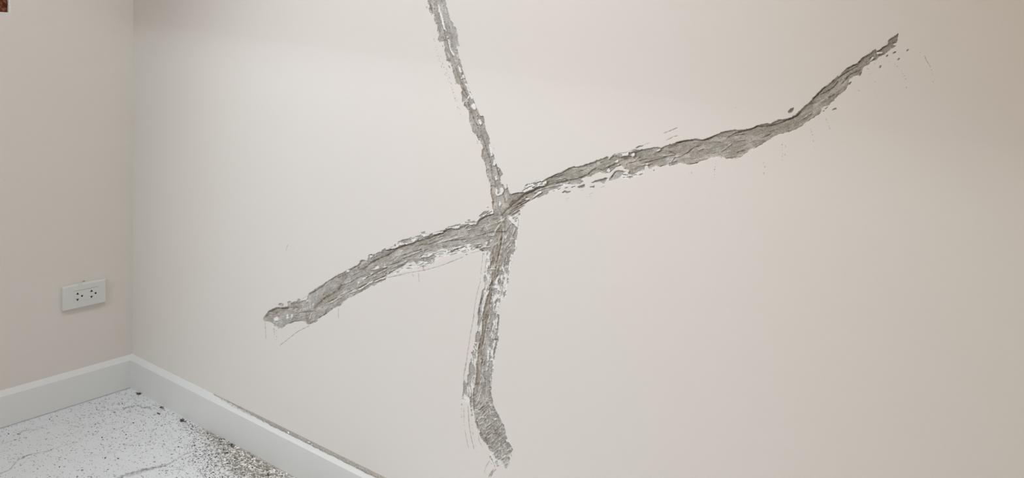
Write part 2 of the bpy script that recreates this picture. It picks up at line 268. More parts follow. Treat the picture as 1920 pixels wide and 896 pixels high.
tile(850, 590, 8.142,
 C=[[440,-20,435,200,420,320,395,400,365,540,365,700,343,770,350,920,590,920,597,700,585,670,560,540,590,520,620,400,590,380,560,330,590,220,610,0,600,-20],
    [665,-10,690,-10,692,150,670,250,660,320,692,330,685,390,665,440,640,560,625,690,605,690,605,560,640,430,650,390,600,385,620,372,640,250,668,180],
    [370,-10,415,-10,415,60,410,90,380,60],[365,80,400,100,405,150,368,162],[390,190,415,240,400,242],[360,240,380,260,418,320,400,340,390,420,328,432,330,350],[315,430,350,450,360,500,330,480],[300,480,320,490,370,570,340,560],[268,572,290,560,345,640,350,680,300,650],[265,710,290,750,330,800,337,920,235,920,255,800],[592,240,625,250,632,310,610,330,590,290],[600,760,612,770,605,805,598,800]],
 W=[[565,300,580,340,600,370,625,375,612,330,595,320],[600,432,630,440,615,542,600,530],[515,538,547,540,542,712,515,700],[560,672,605,680,600,702,560,710],[495,820,522,818,515,850,500,856],[510,750,542,743,530,790,512,790],[565,560,580,560,575,640,566,630],[545,510,562,510,570,545,550,540],[485,620,495,620,480,680],[590,540,600,545,590,640]],
 S=[[430,-10,437,200,422,320,397,400,367,540,362,700,345,770,335,810,250,720,280,600,330,420,370,0],[610,-10,695,-10,690,400,640,560,620,800,590,800,600,640,560,540,620,400,560,330,590,200]],
 K=[[3.2,480,0,470,200,460,330,430,430,415,560,430,700,410,896],[1.3,690,0,690,150,672,250],[1.4,500,210,550,220],[1.3,395,400,370,540],[1.3,560,540,565,660],[1.3,570,330,600,385,680,385],[1.3,345,770,375,760],[1.2,600,130,580,230],[1.2,480,690,440,790]],
 R=[[1.9,545,0,510,170,482,300,475,400,442,520,435,700,440,896],[1.3,375,380,370,500,360,660],[1.3,415,620,395,800]],
 B=[[440,-10,530,-10,500,170,470,330,440,500,430,600,430,920,350,920,345,770,365,700,365,540,395,400,420,320]],
 G=[[540,0,610,0,560,330,620,400,560,540,580,670,590,896,440,896,440,520,480,300],[235,920,260,700,330,800,337,920],[320,430,330,300,360,80,370,0,415,0,400,350]],
 L=[[1.1,320,0,265,270,215,600,175,896],[.9,700,0,690,300]])
tile(850, 680, 8.142,
 C=[[345,-20,347,200,330,240,330,320,310,370,300,440,290,500,300,640,320,780,335,920,750,920,700,820,650,730,610,650,595,540,580,450,575,300,580,100,600,-20],
    [260,-20,300,40,335,110,320,180,280,240,260,330,240,395,205,340,215,290,210,190,240,160,230,100],[155,248,180,290,207,335,200,440,160,490,135,497,150,420],[248,510,280,510,292,600,275,640,277,700,297,810,270,825,255,650],[200,550,225,588,215,592],[285,280,300,300,290,320],[137,510,145,512,140,560,133,550]],
 W=[[598,755,612,760,608,775,600,772],[497,90,520,85,512,125,500,118],[500,225,520,225,515,235],[290,650,302,690,292,710],[255,395,300,400,290,450,262,440],[375,560,395,580,380,590]],
 S=[[135,500,200,440,240,395,265,330,300,230,342,120,350,210,330,320,305,400,290,510,250,510,240,620,215,610,130,570],[280,640,300,650,320,790,300,810,275,700],[590,100,600,0,620,0,600,200,575,300]],
 K=[[2.6,330,345,365,330,375,300],[2.4,300,510,330,480],[1.7,420,0,405,200,400,300],[1.8,430,430,460,520,500,640,540,730],[1.6,540,250,560,500,600,640],[1.5,300,620,320,780],[1.6,430,180,480,260,540,300],[1.5,370,740,430,690,480,660],[1.8,300,600,318,596],[1.4,360,330,330,420],[1.3,450,360,460,460]],
 R=[[1.5,440,0,410,250,400,380,350,520,340,600],[1.5,420,440,385,540,340,640],[1.5,440,560,390,640,350,760],[1.6,460,620,400,690,360,780],[1.5,480,700,420,790,380,860],[1.3,560,200,560,400,590,560],[1.4,520,780,470,860],[1.4,410,400,460,500],[1.3,500,640,560,760,580,896],[1.4,430,780,390,880],[1.3,620,660,640,710],[1.4,540,600,580,700]],
 B=[[345,-20,430,-20,410,300,360,420,340,600,300,560,290,500,320,380,340,200]],
 G=[[430,-20,600,-20,580,300,560,400,480,350,430,200],[150,240,260,0,335,110,240,395,135,495]],
 L=[[1.1,190,0,165,150,155,260],[.9,160,700,160,896],[1.2,222,660,228,760,240,896],[.8,575,180,585,300]],
 D=[[1.1,135,530,122,700,125,896],[1,232,600,228,660]])
tile(870, 780, 7.725,
 C=[[150,-20,165,100,175,170,230,240,210,270,225,310,300,380,350,440,360,490,410,530,420,560,450,610,500,630,540,650,575,710,600,762,622,765,640,690,662,640,660,570,695,592,680,540,707,490,680,430,645,378,605,370,612,320,600,240,590,190,565,110,510,30,495,-20],
    [495,672,515,678,505,692],[425,690,438,700,430,710],[475,712,485,710,480,720],[352,575,362,578,376,608,364,600],[690,530,706,536,698,550],[100,-20,118,-20,115,10]],
 W=[[562,292,578,296,572,312],[580,770,600,790,590,795],[330,180,342,170,338,188]],
 S=[[365,515,420,560,450,615,500,640,575,715,530,720,440,750,400,700,375,620],[600,240,625,320,612,350]],
 K=[[2.2,235,245,250,290],[1.5,170,30,185,150],[1.5,365,450,410,520],[1.8,540,640,560,640],[1.5,600,560,620,640],[1.4,300,330,330,420],[1.3,380,0,400,100],[1.5,560,130,590,200,600,260],[1.5,610,370,650,385,690,450],[1.4,430,560,470,600]],
 R=[[1.5,290,170,390,100],[1.5,340,190,400,130],[1.5,300,250,370,220],[1.6,420,440,480,350],[1.6,450,480,500,420],[1.6,470,300,530,170],[1.4,500,460,520,380],[1.8,600,520,660,480],[1.6,480,580,530,570],[1.5,540,480,545,580],[1.3,230,80,260,40],[1.3,380,400,430,330],[1.4,350,260,400,230],[1.3,390,60,420,150],[1.3,440,200,480,140],[1.4,300,300,350,270],[1.4,440,530,480,470],[1.3,560,420,600,470],[1.3,630,420,650,400]],
 G=[[460,0,520,40,600,200,610,320,560,360,520,200],[380,430,430,500,540,600,660,560,640,700,600,750,500,630]],
 L=[[1.6,370,650,320,730],[1,320,730,290,830],[3,430,770,390,830,350,896],[2,465,765,410,830,380,896],[.9,10,200,30,300,65,460],[1.3,60,0,80,170,110,350,150,490],[.7,200,330,265,450],[.7,210,280,225,380],[1,640,730,660,660]],
 D=[[1,110,60,120,200,150,360],[1,0,60,12,200],[.9,150,360,190,520],[1,355,530,360,570]])
tile(960, 300, 8.96,
 C=[[-40,600,0,580,60,555,150,540,180,560,240,525,340,490,450,440,540,430,590,375,550,335,640,280,730,240,800,225,900,170,900,155,1060,98,1050,125,1180,90,1300,50,1430,0,1613,-60,1613,205,1590,190,1520,228,1470,200,1400,230,1300,290,1240,285,1200,300,1150,330,1195,365,1150,405,1000,420,900,400,830,450,700,500,600,560,590,575,520,600,440,640,420,625,330,680,230,720,200,780,130,820,0,896,-40,896],
    [880,470,940,450,940,475,900,487],[830,545,880,515,950,530,993,515,980,535,920,562,880,545,850,562],[880,602,922,580,900,607],[858,632,890,620,870,637],[985,465,1000,445,1090,435,1060,452,1000,467],[1090,450,1180,415,1232,403,1222,445,1170,472,1110,465],[1300,462,1330,435,1390,430,1370,475,1340,455],[1318,382,1400,340,1480,325,1580,295,1613,310,1560,355,1500,362,1440,370,1340,392],
    [340,400,460,370,540,330,560,350,480,400,380,430]],
 W=[[400,570,440,535,490,530,480,560,420,590,350,640,320,660,380,592],[240,660,290,648,290,665],[610,522,740,480,752,490,620,542],[800,470,860,410,960,400,880,430,820,477],[1360,252,1385,238,1380,257],[1430,57,1480,25,1560,8,1450,48],[860,470,870,450,880,460],[400,410,470,380,520,370,500,400,420,420],[100,620,160,570,150,590],[200,640,230,600,215,650],[1130,440,1160,430,1150,450],[1190,435,1210,428,1200,440]],
 S=[[170,510,240,410,380,350,540,320,590,370,540,430,450,440,340,490,180,560],[600,560,700,510,830,460,820,480,640,545,600,575],[330,680,440,640,520,600,440,650,300,700,130,860,130,896,60,896]],
 K=[[4.2,0,760,100,660,180,590,260,540,350,500,450,455,560,435,680,405,800,380,940,345],[2,940,345,1080,320,1200,270,1260,250,1320,190,1400,140],[2.6,575,410,605,365],[1.5,545,330,730,242,900,170],[1.6,60,760,200,680,320,640],[1.6,900,160,1050,102],[1.3,1060,120,1280,60],[1.3,640,310,860,250],[1.3,0,830,200,720],[1.2,1100,200,1250,150],[1.2,1160,300,1190,360]],
 R=[[1.5,0,740,90,690],[1.5,340,560,500,480,760,420,960,380],[1.3,60,800,180,720],[1.2,720,340,900,290],[1.2,0,850,80,810]],
 B=[[0,720,100,620,250,520,450,430,600,420,600,360,640,340,760,380,700,420,520,470,300,560,150,660,0,830]],
 G=[[590,330,660,290,640,340],[640,470,900,370,1180,340,1190,380,1000,420,830,440],[1180,160,1240,150,1290,200,1240,240,1150,200]],
 L=[[1,240,415,520,325],[.9,190,490,280,460],[.9,1490,465,1560,437],[.8,1290,582,1360,555],[.8,160,510,180,500],[.9,300,425,310,400],[.8,900,655,960,640],[.8,1150,515,1200,505]],
 D=[[.8,925,670,925,760],[.8,1290,610,1320,612]])
tile(1120, 220, 7.467,
 C=[[-30,665,0,655,70,625,170,585,190,560,220,523,250,545,330,545,430,530,440,490,540,460,620,450,740,430,850,410,890,430,950,400,1080,370,1110,350,1200,325,1344,305,1344,650,1280,662,1220,650,1150,625,1080,650,1010,680,985,650,940,670,880,692,850,680,790,692,740,720,710,700,700,675,665,690,640,725,540,780,480,812,440,790,450,740,380,720,340,680,260,700,240,730,180,770,80,788,0,760,-30,760],
    [160,868,215,800,240,760,310,735,370,755,350,800,310,850,240,872,190,868],[10,880,60,860,130,845,120,900,90,930,0,896],[583,805,620,785,642,795,620,813,590,817],[420,847,440,825,510,830,460,857],[415,780,440,775,480,812,440,800],[530,447,540,425,580,400,648,388,645,405,590,425],[10,605,40,585,88,580,75,600,20,617],[135,567,165,553,150,577],[410,480,425,478,430,495],[636,745,650,713,668,715,650,747],[710,702,768,715,740,727],[770,742,797,728,790,754],[797,803,812,763,815,770],[720,760,735,758,728,768],[-10,705,10,715,0,735]],
 W=[[240,620,280,598,302,610,260,637],[275,655,312,650,290,677],[120,762,150,713,182,740,172,768],[473,510,510,493,522,520,490,557,475,540],[833,465,882,428,870,465,835,484],[340,520,420,498,430,530,350,542],[668,650,702,648,702,665,675,672],[365,700,392,703,380,717],[385,650,405,650,395,665],[600,570,625,560,610,575]],
 S=[[0,640,170,570,230,515,430,478,540,440,560,460,440,490,430,530,200,545,170,590],[430,745,450,770,500,810,640,725,660,770,560,830,360,870,330,840,370,760],[130,860,190,870,260,870,160,896]],
 K=[[1.8,1000,478,1085,518],[2.8,540,600,575,560],[1.6,340,590,450,560,540,490,620,460],[1.4,0,720,60,745,180,690,260,650],[1.4,640,640,800,600,960,560],[1.3,960,440,1100,380],[1.4,1110,355,1220,328,1344,310],[1.2,400,650,520,620,700,580],[1.2,800,510,900,460],[1.5,165,868,225,790,260,760],[1.4,640,725,560,775],[1.3,490,560,470,540],[1.3,1150,560,1280,480],[1.6,880,690,980,655],[1.6,1010,680,1080,655]],
 R=[[1.3,100,700,300,600,450,570],[1.2,560,680,760,640],[1.2,960,650,1100,600],[1.2,900,540,1080,520],[1.3,1240,500,1290,440]],
 B=[[300,590,470,510,600,480,600,600,450,610]],
 G=[[960,640,960,570,1040,540,1090,560,1100,620,1020,650],[740,430,850,410,880,440,800,470],[240,760,350,750,310,850,190,860]],
 L=[[1,920,222,1000,195],[2,1000,195,1060,175,1120,145],[.9,980,310,1060,275],[1.7,1060,275,1125,258],[.8,648,390,740,355],[.7,430,480,540,440]],
 D=[[.8,1290,760,1310,780]])
tile(1200, 180, 5.6,
 C=[[-20,568,0,565,100,550,190,535,220,545,280,520,370,490,430,470,500,460,600,445,650,460,720,435,800,408,900,365,980,352,1040,358,1140,345,1240,305,1340,285,1370,290,1450,250,1540,238,1600,215,1640,200,1700,130,1760,85,1820,20,1850,-20,1904,-20,1904,150,1890,180,1750,270,1700,320,1560,380,1500,397,1470,400,1400,430,1320,480,1220,540,1140,570,1120,600,1080,630,1060,645,960,662,900,655,870,640,820,635,740,655,640,690,560,715,490,722,420,700,370,715,310,735,290,715,200,740,80,735,50,720,30,760,-20,780],
    [1552,160,1580,135,1620,118,1612,150,1582,182,1560,178]],
 W=[[180,575,215,550,205,570,185,582],[1360,290,1375,265,1385,290],[310,735,290,718,300,715],[1395,255,1440,252,1400,270]],
 S=[[1360,275,1440,250,1540,238,1500,255,1390,292]],
 K=[[1.6,380,495,500,470,620,465,700,455,800,410],[2,920,430,1000,390,1100,365,1160,350,1240,310],[2.6,1240,325,1340,318,1430,298,1500,270,1600,225,1640,205],[1.5,890,460,930,430,1000,415,1100,400],[1.6,295,590,365,610],[1.5,780,490,850,490],[1.3,480,610,560,540,640,520],[1.2,1000,600,1100,570],[1.4,820,635,870,645],[1.4,200,740,290,720],[1.3,1200,545,1320,480,1400,432],[1.4,420,702,500,722,640,690],[1.4,900,655,1000,660,1080,632],[1.2,1260,450,1360,400]],
 R=[[1.4,310,700,360,640,420,630],[1.2,600,570,660,550],[1.3,1000,470,1100,455],[1.2,850,580,960,500],[1.3,420,700,460,715]],
 G=[[280,700,280,640,380,620,400,660,360,700],[800,600,800,560,880,560,880,600],[1480,385,1560,370,1500,398]],
 L=[[1.2,250,395,300,378],[1.8,300,374,395,332],[1.6,350,430,395,418],[1,270,468,340,440],[.8,1000,128,1015,122]],
 D=[[1.4,800,680,785,770,780,860],[1.4,1280,660,1310,740,1300,820],[1.4,1480,460,1500,560,1490,680],[1.2,1780,330,1810,400,1830,560],[1.2,1530,500,1530,600,1500,680],[1,500,830,540,790,545,830]])
tile(1460, 150, 8.144,
 C=[[200,590,300,500,310,480,360,430,430,370,500,320,510,280,590,210,600,190,690,105,750,85,840,0,900,-60,1100,-60,1080,0,1060,60,1045,110,1030,150,985,185,900,240,850,290,845,318,790,350,780,385,730,400,690,405,640,460,645,490,600,530,430,648,415,640,350,700,345,722,270,745,200,760,130,800,50,822,-10,810,0,650,150,590],
    [1045,70,1110,15,1117,30,1080,65,1050,90],[670,468,700,470,695,492],[695,445,750,410,788,398,740,430,715,452],[815,462,845,430,887,413,870,447],[200,545,270,540,230,560]],
 K=[[2.4,150,595,250,560,330,490],[1.8,470,370,550,340],[1.8,640,220,740,170,830,110,900,20],[1.7,750,270,850,220],[1.3,430,645,640,495],[1.4,520,290,600,210,700,105,840,0],[1.2,350,700,340,720],[1.3,850,290,985,185]],
 R=[[1.2,350,600,500,500],[1.2,640,340,720,280],[1.3,860,240,920,190]],
 L=[[.8,405,690,415,700],[.9,380,540,380,500],[.8,1000,10,1005,20]],
 D=[[1.2,710,520,730,620,790,760],[1.2,1190,180,1230,160,1220,200]])
tile(1560, 50, 6.4,
 C=[[-20,665,0,650,60,610,110,570,160,510,240,465,300,440,320,415,380,360,440,330,520,262,540,300,570,270,620,235,670,210,672,168,720,130,803,78,790,130,782,170,770,195,720,215,765,235,740,250,710,262,680,290,640,325,600,350,560,370,540,400,470,415,440,450,380,480,350,560,330,593,310,580,250,600,200,640,190,700,130,780,60,840,10,880,-20,890],
    [650,362,655,340,687,330,660,364],[713,322,740,305,777,303,760,320],[557,492,570,462,597,458,585,498],[500,452,515,438,523,452],[893,292,905,273,930,273,905,297],[778,407,800,373,817,380,800,402],[835,337,850,325,862,333],[180,705,200,675,237,653,215,692],[420,517,440,500,437,517]],
 W=[[545,312,612,300,600,322,545,332,530,330],[478,358,512,365,490,387,450,422,468,390],[765,150,780,150,775,170]],
 K=[[1.8,0,690,100,590,200,530,300,480],[1.6,160,510,300,440,380,360,440,330],[1.5,100,700,200,580,340,520],[1.4,330,590,360,540],[1.5,540,300,670,210],[1.4,560,370,640,330],[1.4,680,210,780,180],[1.3,440,390,480,350]],
 L=[[1,1110,345,1130,400,1185,490]],
 D=[[1.2,740,440,780,480,825,520,860,580,880,620,910,680],[1.2,1060,310,1110,340,1130,400,1185,490,1200,560,1215,600],[1.2,1190,630,1225,680],[1,490,630,530,690],[1,1000,300,1060,315],[1,880,690,900,760],[.8,520,765,480,790],[1,300,760,320,740,330,770,280,800],[1,440,580,480,560],[.8,680,440,700,410]])

tile(0, 0, 1, L=[[.7,540,458,536,470]])
tile(0, 0, 1, C=[[802,4,797,-22,801,-48,808,-56,815,-30,834,4]])
SS = 2                       # tracing raster: twice the pixel grid of the tracing
PAD = 60
RW, RH = 1920*SS, (896+2*PAD)*SS
def fill_poly(acc, pts):
    p = (pts+(0, PAD))*SS
    x0, y0 = np.floor(p.min(0)).astype(int)-1; x1, y1 = np.ceil(p.max(0)).astype(int)+2
    x0, y0 = max(x0, 0), max(y0, 0); x1, y1 = min(x1, RW), min(y1, RH)
    if x1 <= x0 or y1 <= y0: return
    X = np.arange(x0, x1)+.5; Y = np.arange(y0, y1)+.5
    ins = np.zeros((y1-y0, x1-x0), bool)
    for (ax, ay), (bx, by) in zip(p, np.roll(p, -1, 0)):
        if ay == by: continue
        rows = (Y > min(ay, by)) & (Y <= max(ay, by))
        if not rows.any(): continue
        xi = ax+(Y[rows]-ay)*(bx-ax)/(by-ay)
        ins[rows] ^= X[None, :] > xi[:, None]
    acc[y0:y1, x0:x1] = np.maximum(acc[y0:y1, x0:x1], ins)
def stroke(acc, pts, w, dotted=0, rng=None, taper=True):
    p = (pts+(0, PAD))*SS; r = max(w*SS/2, .55)
    seg = np.hypot(*np.diff(p, axis=0).T); T = seg.sum(); s0 = 0
    for i in range(len(p)-1):
        a, b = p[i], p[i+1]
        x0, y0 = np.floor(np.minimum(a, b)-r-3).astype(int); x1, y1 = np.ceil(np.maximum(a, b)+r+3).astype(int)
        x0, y0 = max(x0, 0), max(y0, 0); x1, y1 = min(x1, RW), min(y1, RH)
        if x1 <= x0 or y1 <= y0: s0 += seg[i]; continue
        X, Y = np.meshgrid(np.arange(x0, x1)+.5, np.arange(y0, y1)+.5)
        d = b-a; L = max((d@d), 1e-6); t = np.clip(((X-a[0])*d[0]+(Y-a[1])*d[1])/L, 0, 1)
        dist = np.hypot(X-a[0]-t*d[0], Y-a[1]-t*d[1]); s = s0+t*seg[i]
        wob = .75+.35*np.sin(s*.31+a[0])+.2*np.sin(s*.93+a[1])
        rr = r*np.clip(wob, .4, 1.3)
        if taper: rr = rr*np.clip(np.minimum(s, T-s)/(6*SS)+.35, 0, 1)
        v = np.clip(1.2-(dist/np.maximum(rr, .45))*.8, 0, 1)
        if dotted:
            ph = np.sin(s*.55+a[1]*3)+.9*np.sin(s*.23+a[0]*5)+.6*np.sin(s*1.1)
            v = v*(ph > .75)
        acc[y0:y1, x0:x1] = np.maximum(acc[y0:y1, x0:x1], v)
        s0 += seg[i]
def blur(a, r, n=2):
    for _ in range(n):
        for ax in (0, 1):
            pad = [(0, 0), (0, 0)]; pad[ax] = (r+1, r)
            c = np.cumsum(np.pad(a, pad, mode='edge'), axis=ax, dtype=np.float64)
            a = ((c[2*r+1:] - c[:-2*r-1]) if ax == 0 else (c[:, 2*r+1:] - c[:, :-2*r-1]))/(2*r+1)
            a = a.astype(np.float32)
    return a
RAS = {}
for kind in 'CWSBG':
    a = np.zeros((RH, RW), np.float32)
    for pts, w in TR[kind]: fill_poly(a, pts)
    RAS[kind] = a
for kind in 'KRLD':
    a = np.zeros((RH, RW), np.float32)
    for pts, w in TR[kind]: stroke(a, pts, w*(1.5 if kind == 'R' else 1), kind == 'D')
    RAS[kind] = a
RAS['B'] = blur(RAS['B'], 5); RAS['G'] = blur(RAS['G'], 4)
for kind in 'CWS': RAS[kind] = blur(RAS[kind], 1, 2)
# ------------------------------------------------------------------ room shell
TH = .15
bm = bmesh.new(); add_box(bm, (-TH, ROOM_Y-TH, ROOM_Z), (ROOM_X+TH, TH, ROOM_Z+.1)); struct(bm_obj('ceiling', bm, m_ceil))
bm = bmesh.new(); add_box(bm, (ROOM_X, ROOM_Y, -.0), (ROOM_X+TH, TH, ROOM_Z)); struct(bm_obj('wall_near', bm, m_wall_l))
bm = bmesh.new(); add_box(bm, (-TH, ROOM_Y-TH, -.0), (ROOM_X+TH, ROOM_Y, ROOM_Z)); struct(bm_obj('wall_back', bm, m_wall_l))

# left wall, with the square opening that shows the brickwork
HY0, HY1, HZ0, HZ1 = -.3326, -.452, 1.1285, 1.30
bm = bmesh.new()
def wall_l_quad(ya, yb, za, zb, x=0.):
    bm.faces.new([bm.verts.new(p) for p in ((x, ya, za), (x, yb, za), (x, yb, zb), (x, ya, zb))])
wall_l_quad(0, HY0, 0, ROOM_Z); wall_l_quad(HY1, ROOM_Y, 0, ROOM_Z); wall_l_quad(HY0, HY1, 0, HZ0); wall_l_quad(HY0, HY1, HZ1, ROOM_Z)
D = .022
for a, b in (((HY0, HZ0), (HY1, HZ0)), ((HY1, HZ0), (HY1, HZ1)), ((HY1, HZ1), (HY0, HZ1)), ((HY0, HZ1), (HY0, HZ0))):
    bm.faces.new([bm.verts.new(p) for p in ((0, *a), (0, *b), (-D, *b), (-D, *a))])
for q in (((-TH, ROOM_Y, 0), (-TH, 0, 0), (-TH, 0, ROOM_Z), (-TH, ROOM_Y, ROOM_Z)),): bm.faces.new([bm.verts.new(p) for p in q])
bmesh.ops.remove_doubles(bm, verts=bm.verts, dist=1e-5)
wall_left = struct(bm_obj('wall_left', bm, m_wall_l))
# rough brick in the opening
m_brick = mat('red_brick', (.25, .09, .045), .95, .1)
cb = N(m_brick, 'ShaderNodeTexCoord')
n1 = ramp(m_brick, noise(m_brick, 150, 4, .7), [(.36, (.10, .03, .015)), (.48, (.22, .075, .04)), (.6, (.34, .15, .09)), (.72, (.50, .42, .34))])
L(m_brick, n1, bsdf(m_brick).inputs['Base Color']); L(m_brick, bump(m_brick, noise(m_brick, 260, 3), .8, .003), bsdf(m_brick).inputs['Normal'])
ny, nz = 90, 120
yy, zz = np.meshgrid(np.linspace(HY1-.004, HY0+.004, ny), np.linspace(HZ0-.004, HZ1+.004, nz))
dep = -.008-.007*fbm(yy*90, zz*90, 5, 3)-.006*(fbm((yy+zz)*160, (yy-zz)*40, 8, 2) > .52)
joint = np.minimum(np.abs((zz-HZ0-.052) % .075-.0), 1)*0+np.exp(-(((zz-HZ0-.052) % .075)/.006)**2)
dep -= .005*joint
idx = np.arange(ny*nz).reshape(nz, ny)
q = np.stack([idx[:-1, :-1], idx[:-1, 1:], idx[1:, 1:], idx[1:, :-1]], -1).reshape(-1, 4)
br = link('exposed_brick', from_arrays('exposed_brick', np.stack([dep, yy, zz], -1).reshape(-1, 3), q), [m_brick], wall_left)
br['label'] = 'rough red brick and mortar showing in the cut opening'
# ragged white plaster rim of the opening
bm = bmesh.new(); rnd = random.Random(4)
def rim(a, b, wd, n):
    for i in range(n):
        t0, t1 = i/n, (i+1)/n
        w0 = wd*(.55+.8*rnd.random())
        p = [(a[0]+(b[0]-a[0])*t, a[1]+(b[1]-a[1])*t) for t in (t0, t1)]
        out = (0, -1) if a[1] == b[1] else (1, 0)
        o = [(p[k][0]+out[0]*w0, p[k][1]+out[1]*w0) for k in (0, 1)]
        i_ = [(p[k][0]-out[0]*.002, p[k][1]-out[1]*.002) for k in (0, 1)]
        f = [bm.verts.new((.0012, *i_[0])), bm.verts.new((.0012, *i_[1])), bm.verts.new((.0002, *o[1])), bm.verts.new((.0002, *o[0]))]
        bm.faces.new(f)
        g = [bm.verts.new((.0012, *i_[0])), bm.verts.new((-.008, *i_[0])), bm.verts.new((-.008, *i_[1])), bm.verts.new((.0012, *i_[1]))]
        bm.faces.new(g)
rim((HY1, HZ0), (HY0, HZ0), .0022, 60); rim((HY0, HZ0), (HY0, HZ1), .003, 90)
bm_obj('plaster_edge', bm, m_primer, wall_left)

# ------------------------------------------------------------------ cracked wall as a relief
ARMS = {
 'upper': [(806, -60), (816, 0), (838, 70), (866, 140), (893, 210), (917, 280), (935, 350), (941, 400)],
 'right': [(941, 400), (985, 365), (1060, 335), (1160, 305), (1270, 285), (1380, 265), (1480, 230), (1560, 175), (1620, 125), (1690, 62)],
 'left': [(941, 410), (900, 430), (820, 455), (740, 480), (660, 525), (600, 570), (550, 590), (490, 597)],
 'lower': [(945, 400), (938, 460), (922, 540), (908, 620), (903, 700), (908, 760), (925, 820), (950, 875)]}
X0, X1, Z0, Z1 = .64, 2.24, .155, 1.215
us = [X0]
while us[-1] < X1: us.append(us[-1]+1.05e-3-(us[-1]-X0)/(X1-X0)*.46e-3)
us = np.array(us); nu = (len(us)-1)//16*16+1; us = us[:nu]; X1 = us[-1]
nv = int((Z1-Z0)/.60e-3)//16*16+1; vs = Z0+np.arange(nv)*.60e-3; Z1 = vs[-1]
U, V = np.meshgrid(us.astype(np.float32), vs.astype(np.float32))
PX, PYY = (a.astype(np.float32) for a in project(U, np.zeros_like(U), V))
wx = (fbm(U*260, V*260, 31, 3)-.5)*2.6+(fbm(U*700, V*700, 77, 2)-.5)*.9
wy = (fbm(U*260+50, V*260, 37, 3)-.5)*2.6+(fbm(U*700, V*700+30, 79, 2)-.5)*.9
def sample(kind, warp=1.):
    a = RAS[kind]; x = (PX+wx*warp)*SS-.5; y = (PYY+PAD+wy*warp)*SS-.5
    x = np.clip(x, 0, RW-2); y = np.clip(y, 0, RH-2)
    i, j = y.astype(int), x.astype(int); fy, fx = y-i, x-j
    return (a[i, j]*(1-fy)+a[i+1, j]*fy)*(1-fx)+(a[i, j+1]*(1-fy)+a[i+1, j+1]*fy)*fx
RAS['E'] = blur(RAS['C'], 4, 2)
mC, mW, mS, mB, mG, mE = (sample(k) for k in 'CWSBGE')
mE = np.clip((mE-.42)*3.2, .12, 1)
RAS['Q'] = blur(RAS['R'], 3, 2)*2.2
mRb = sample('Q')
mK, mR, mL, mD = sample('K', .6), sample('R', .5), sample('L', .15), sample('D', .4)
# along / across coordinates of the nearest arm, for the scraping streaks
best = np.full(U.shape, 9.); arm_id = np.zeros(U.shape, np.int8); S_ = np.zeros_like(U); T_ = np.zeros_like(U)
near = blur((RAS['C'][::4, ::4] > .02).astype(np.float32), 9, 1) > .001
jj = np.clip((PX*SS/4).astype(int), 0, near.shape[1]-1); ii = np.clip(((PYY+PAD)*SS/4).astype(int), 0, near.shape[0]-1)
NEAR = near[ii, jj]; un, vn = U[NEAR], V[NEAR]
bb, ai, sa, ta = (np.full(un.shape, x, float) for x in (9, 0, 0, 0))
for k, (nm, pts) in enumerate(ARMS.items()):
    W3 = np.array([at_plane(x, y, 1) for x, y in pts])[:, [0, 2]]; s0 = k*3.7
    for a, b in zip(W3[:-1], W3[1:]):
        d = b-a; l2 = d@d; t = np.clip(((un-a[0])*d[0]+(vn-a[1])*d[1])/l2, 0, 1); ln = math.sqrt(l2)
        dx, dy = un-a[0]-t*d[0], vn-a[1]-t*d[1]; ds = np.hypot(dx, dy); better = ds < bb
        side = ((un-a[0])*d[1]-(vn-a[1])*d[0])/ln
        sa = np.where(better, s0+t*ln, sa); ta = np.where(better, side, ta); ai = np.where(better, k, ai); bb = np.where(better, ds, bb); s0 += ln
S_[NEAR], T_[NEAR], arm_id[NEAR] = sa, ta, ai.astype(np.int8)
streak = fbm(S_*55, T_*520, 101, 3)                      # long scratches along the arm
streak2 = fbm(S_*110, T_*900+9, 140, 2)
grain = fbm(U*900, V*900, 55, 2); lump = fbm(U*150, V*150, 61, 3)
fleckiness = np.array([.60, .40, .575, .585])[arm_id]      # threshold per arm
fleckiness = np.array([.71, .9, .73, .72])[arm_id]
# ridges dragged up by the chisel: diagonal in the hooked foot, steep at the crossing
def ridge(along, across, seed):
    n_ = fbm(along, across, seed, 2); return np.clip(1-np.abs(n_-.5)*16, 0, 1)
foot = np.clip((PYY-735)/25, 0, 1)*(arm_id == 3); cross = np.clip(1-np.hypot((PX-938)/42, (PYY-452)/62), 0, 1)**.5
rg_ = foot*ridge((U*.75+V*.66)*38, (U*.66-V*.75)*230, 601)+cross*ridge((U*.30+V*.95)*30, (U*.95-V*.30)*230, 610)
mR = np.maximum(mR, np.clip(rg_, 0, 1)*.9)
def soft(x, k): return np.clip(x*k+.5, 0, 1)
aw = soft(streak*.75+grain*.25-fleckiness, 9)*(mB < .3)*(mK < .3)
ac = np.minimum(soft(streak2-.575, 8), soft(lump-.36, 8))
fc = np.minimum(np.minimum(np.clip(mC+(grain-.5)*.25, 0, 1), 1-mW), 1-aw)
fc = np.maximum(fc, np.minimum(np.minimum(mS, ac), 1-mC))
fp = np.maximum(np.maximum(mS, mC), mW)
isC = fc > .5; prim = (fp > .5) & ~isC
cls = np.where(isC, 2, np.where(prim, 1, 0)).astype(np.int8)
dpt = np.zeros_like(U)
rough = 1-.72*np.clip(mG, 0, 1)
smooth_arm = np.where(arm_id == 1, .55, 1.)
calm = rough*smooth_arm*(1-.7*np.clip(mRb, 0, 1))
dC = .0012+(.0024*(lump-.35)*rough+.0026*(streak-.5)*calm+.0010*(streak2-.5)*calm+.0003*(grain-.5)+.0018*mB)*mE+.0008*mE
dC = dC+.0024*np.clip(mK, 0, 1)*(.5+lump)-.0030*np.clip(mR, 0, 1)*(mK < .3)
ramp_c = np.clip((fc-.5)*3.2+.10, .10, 1)
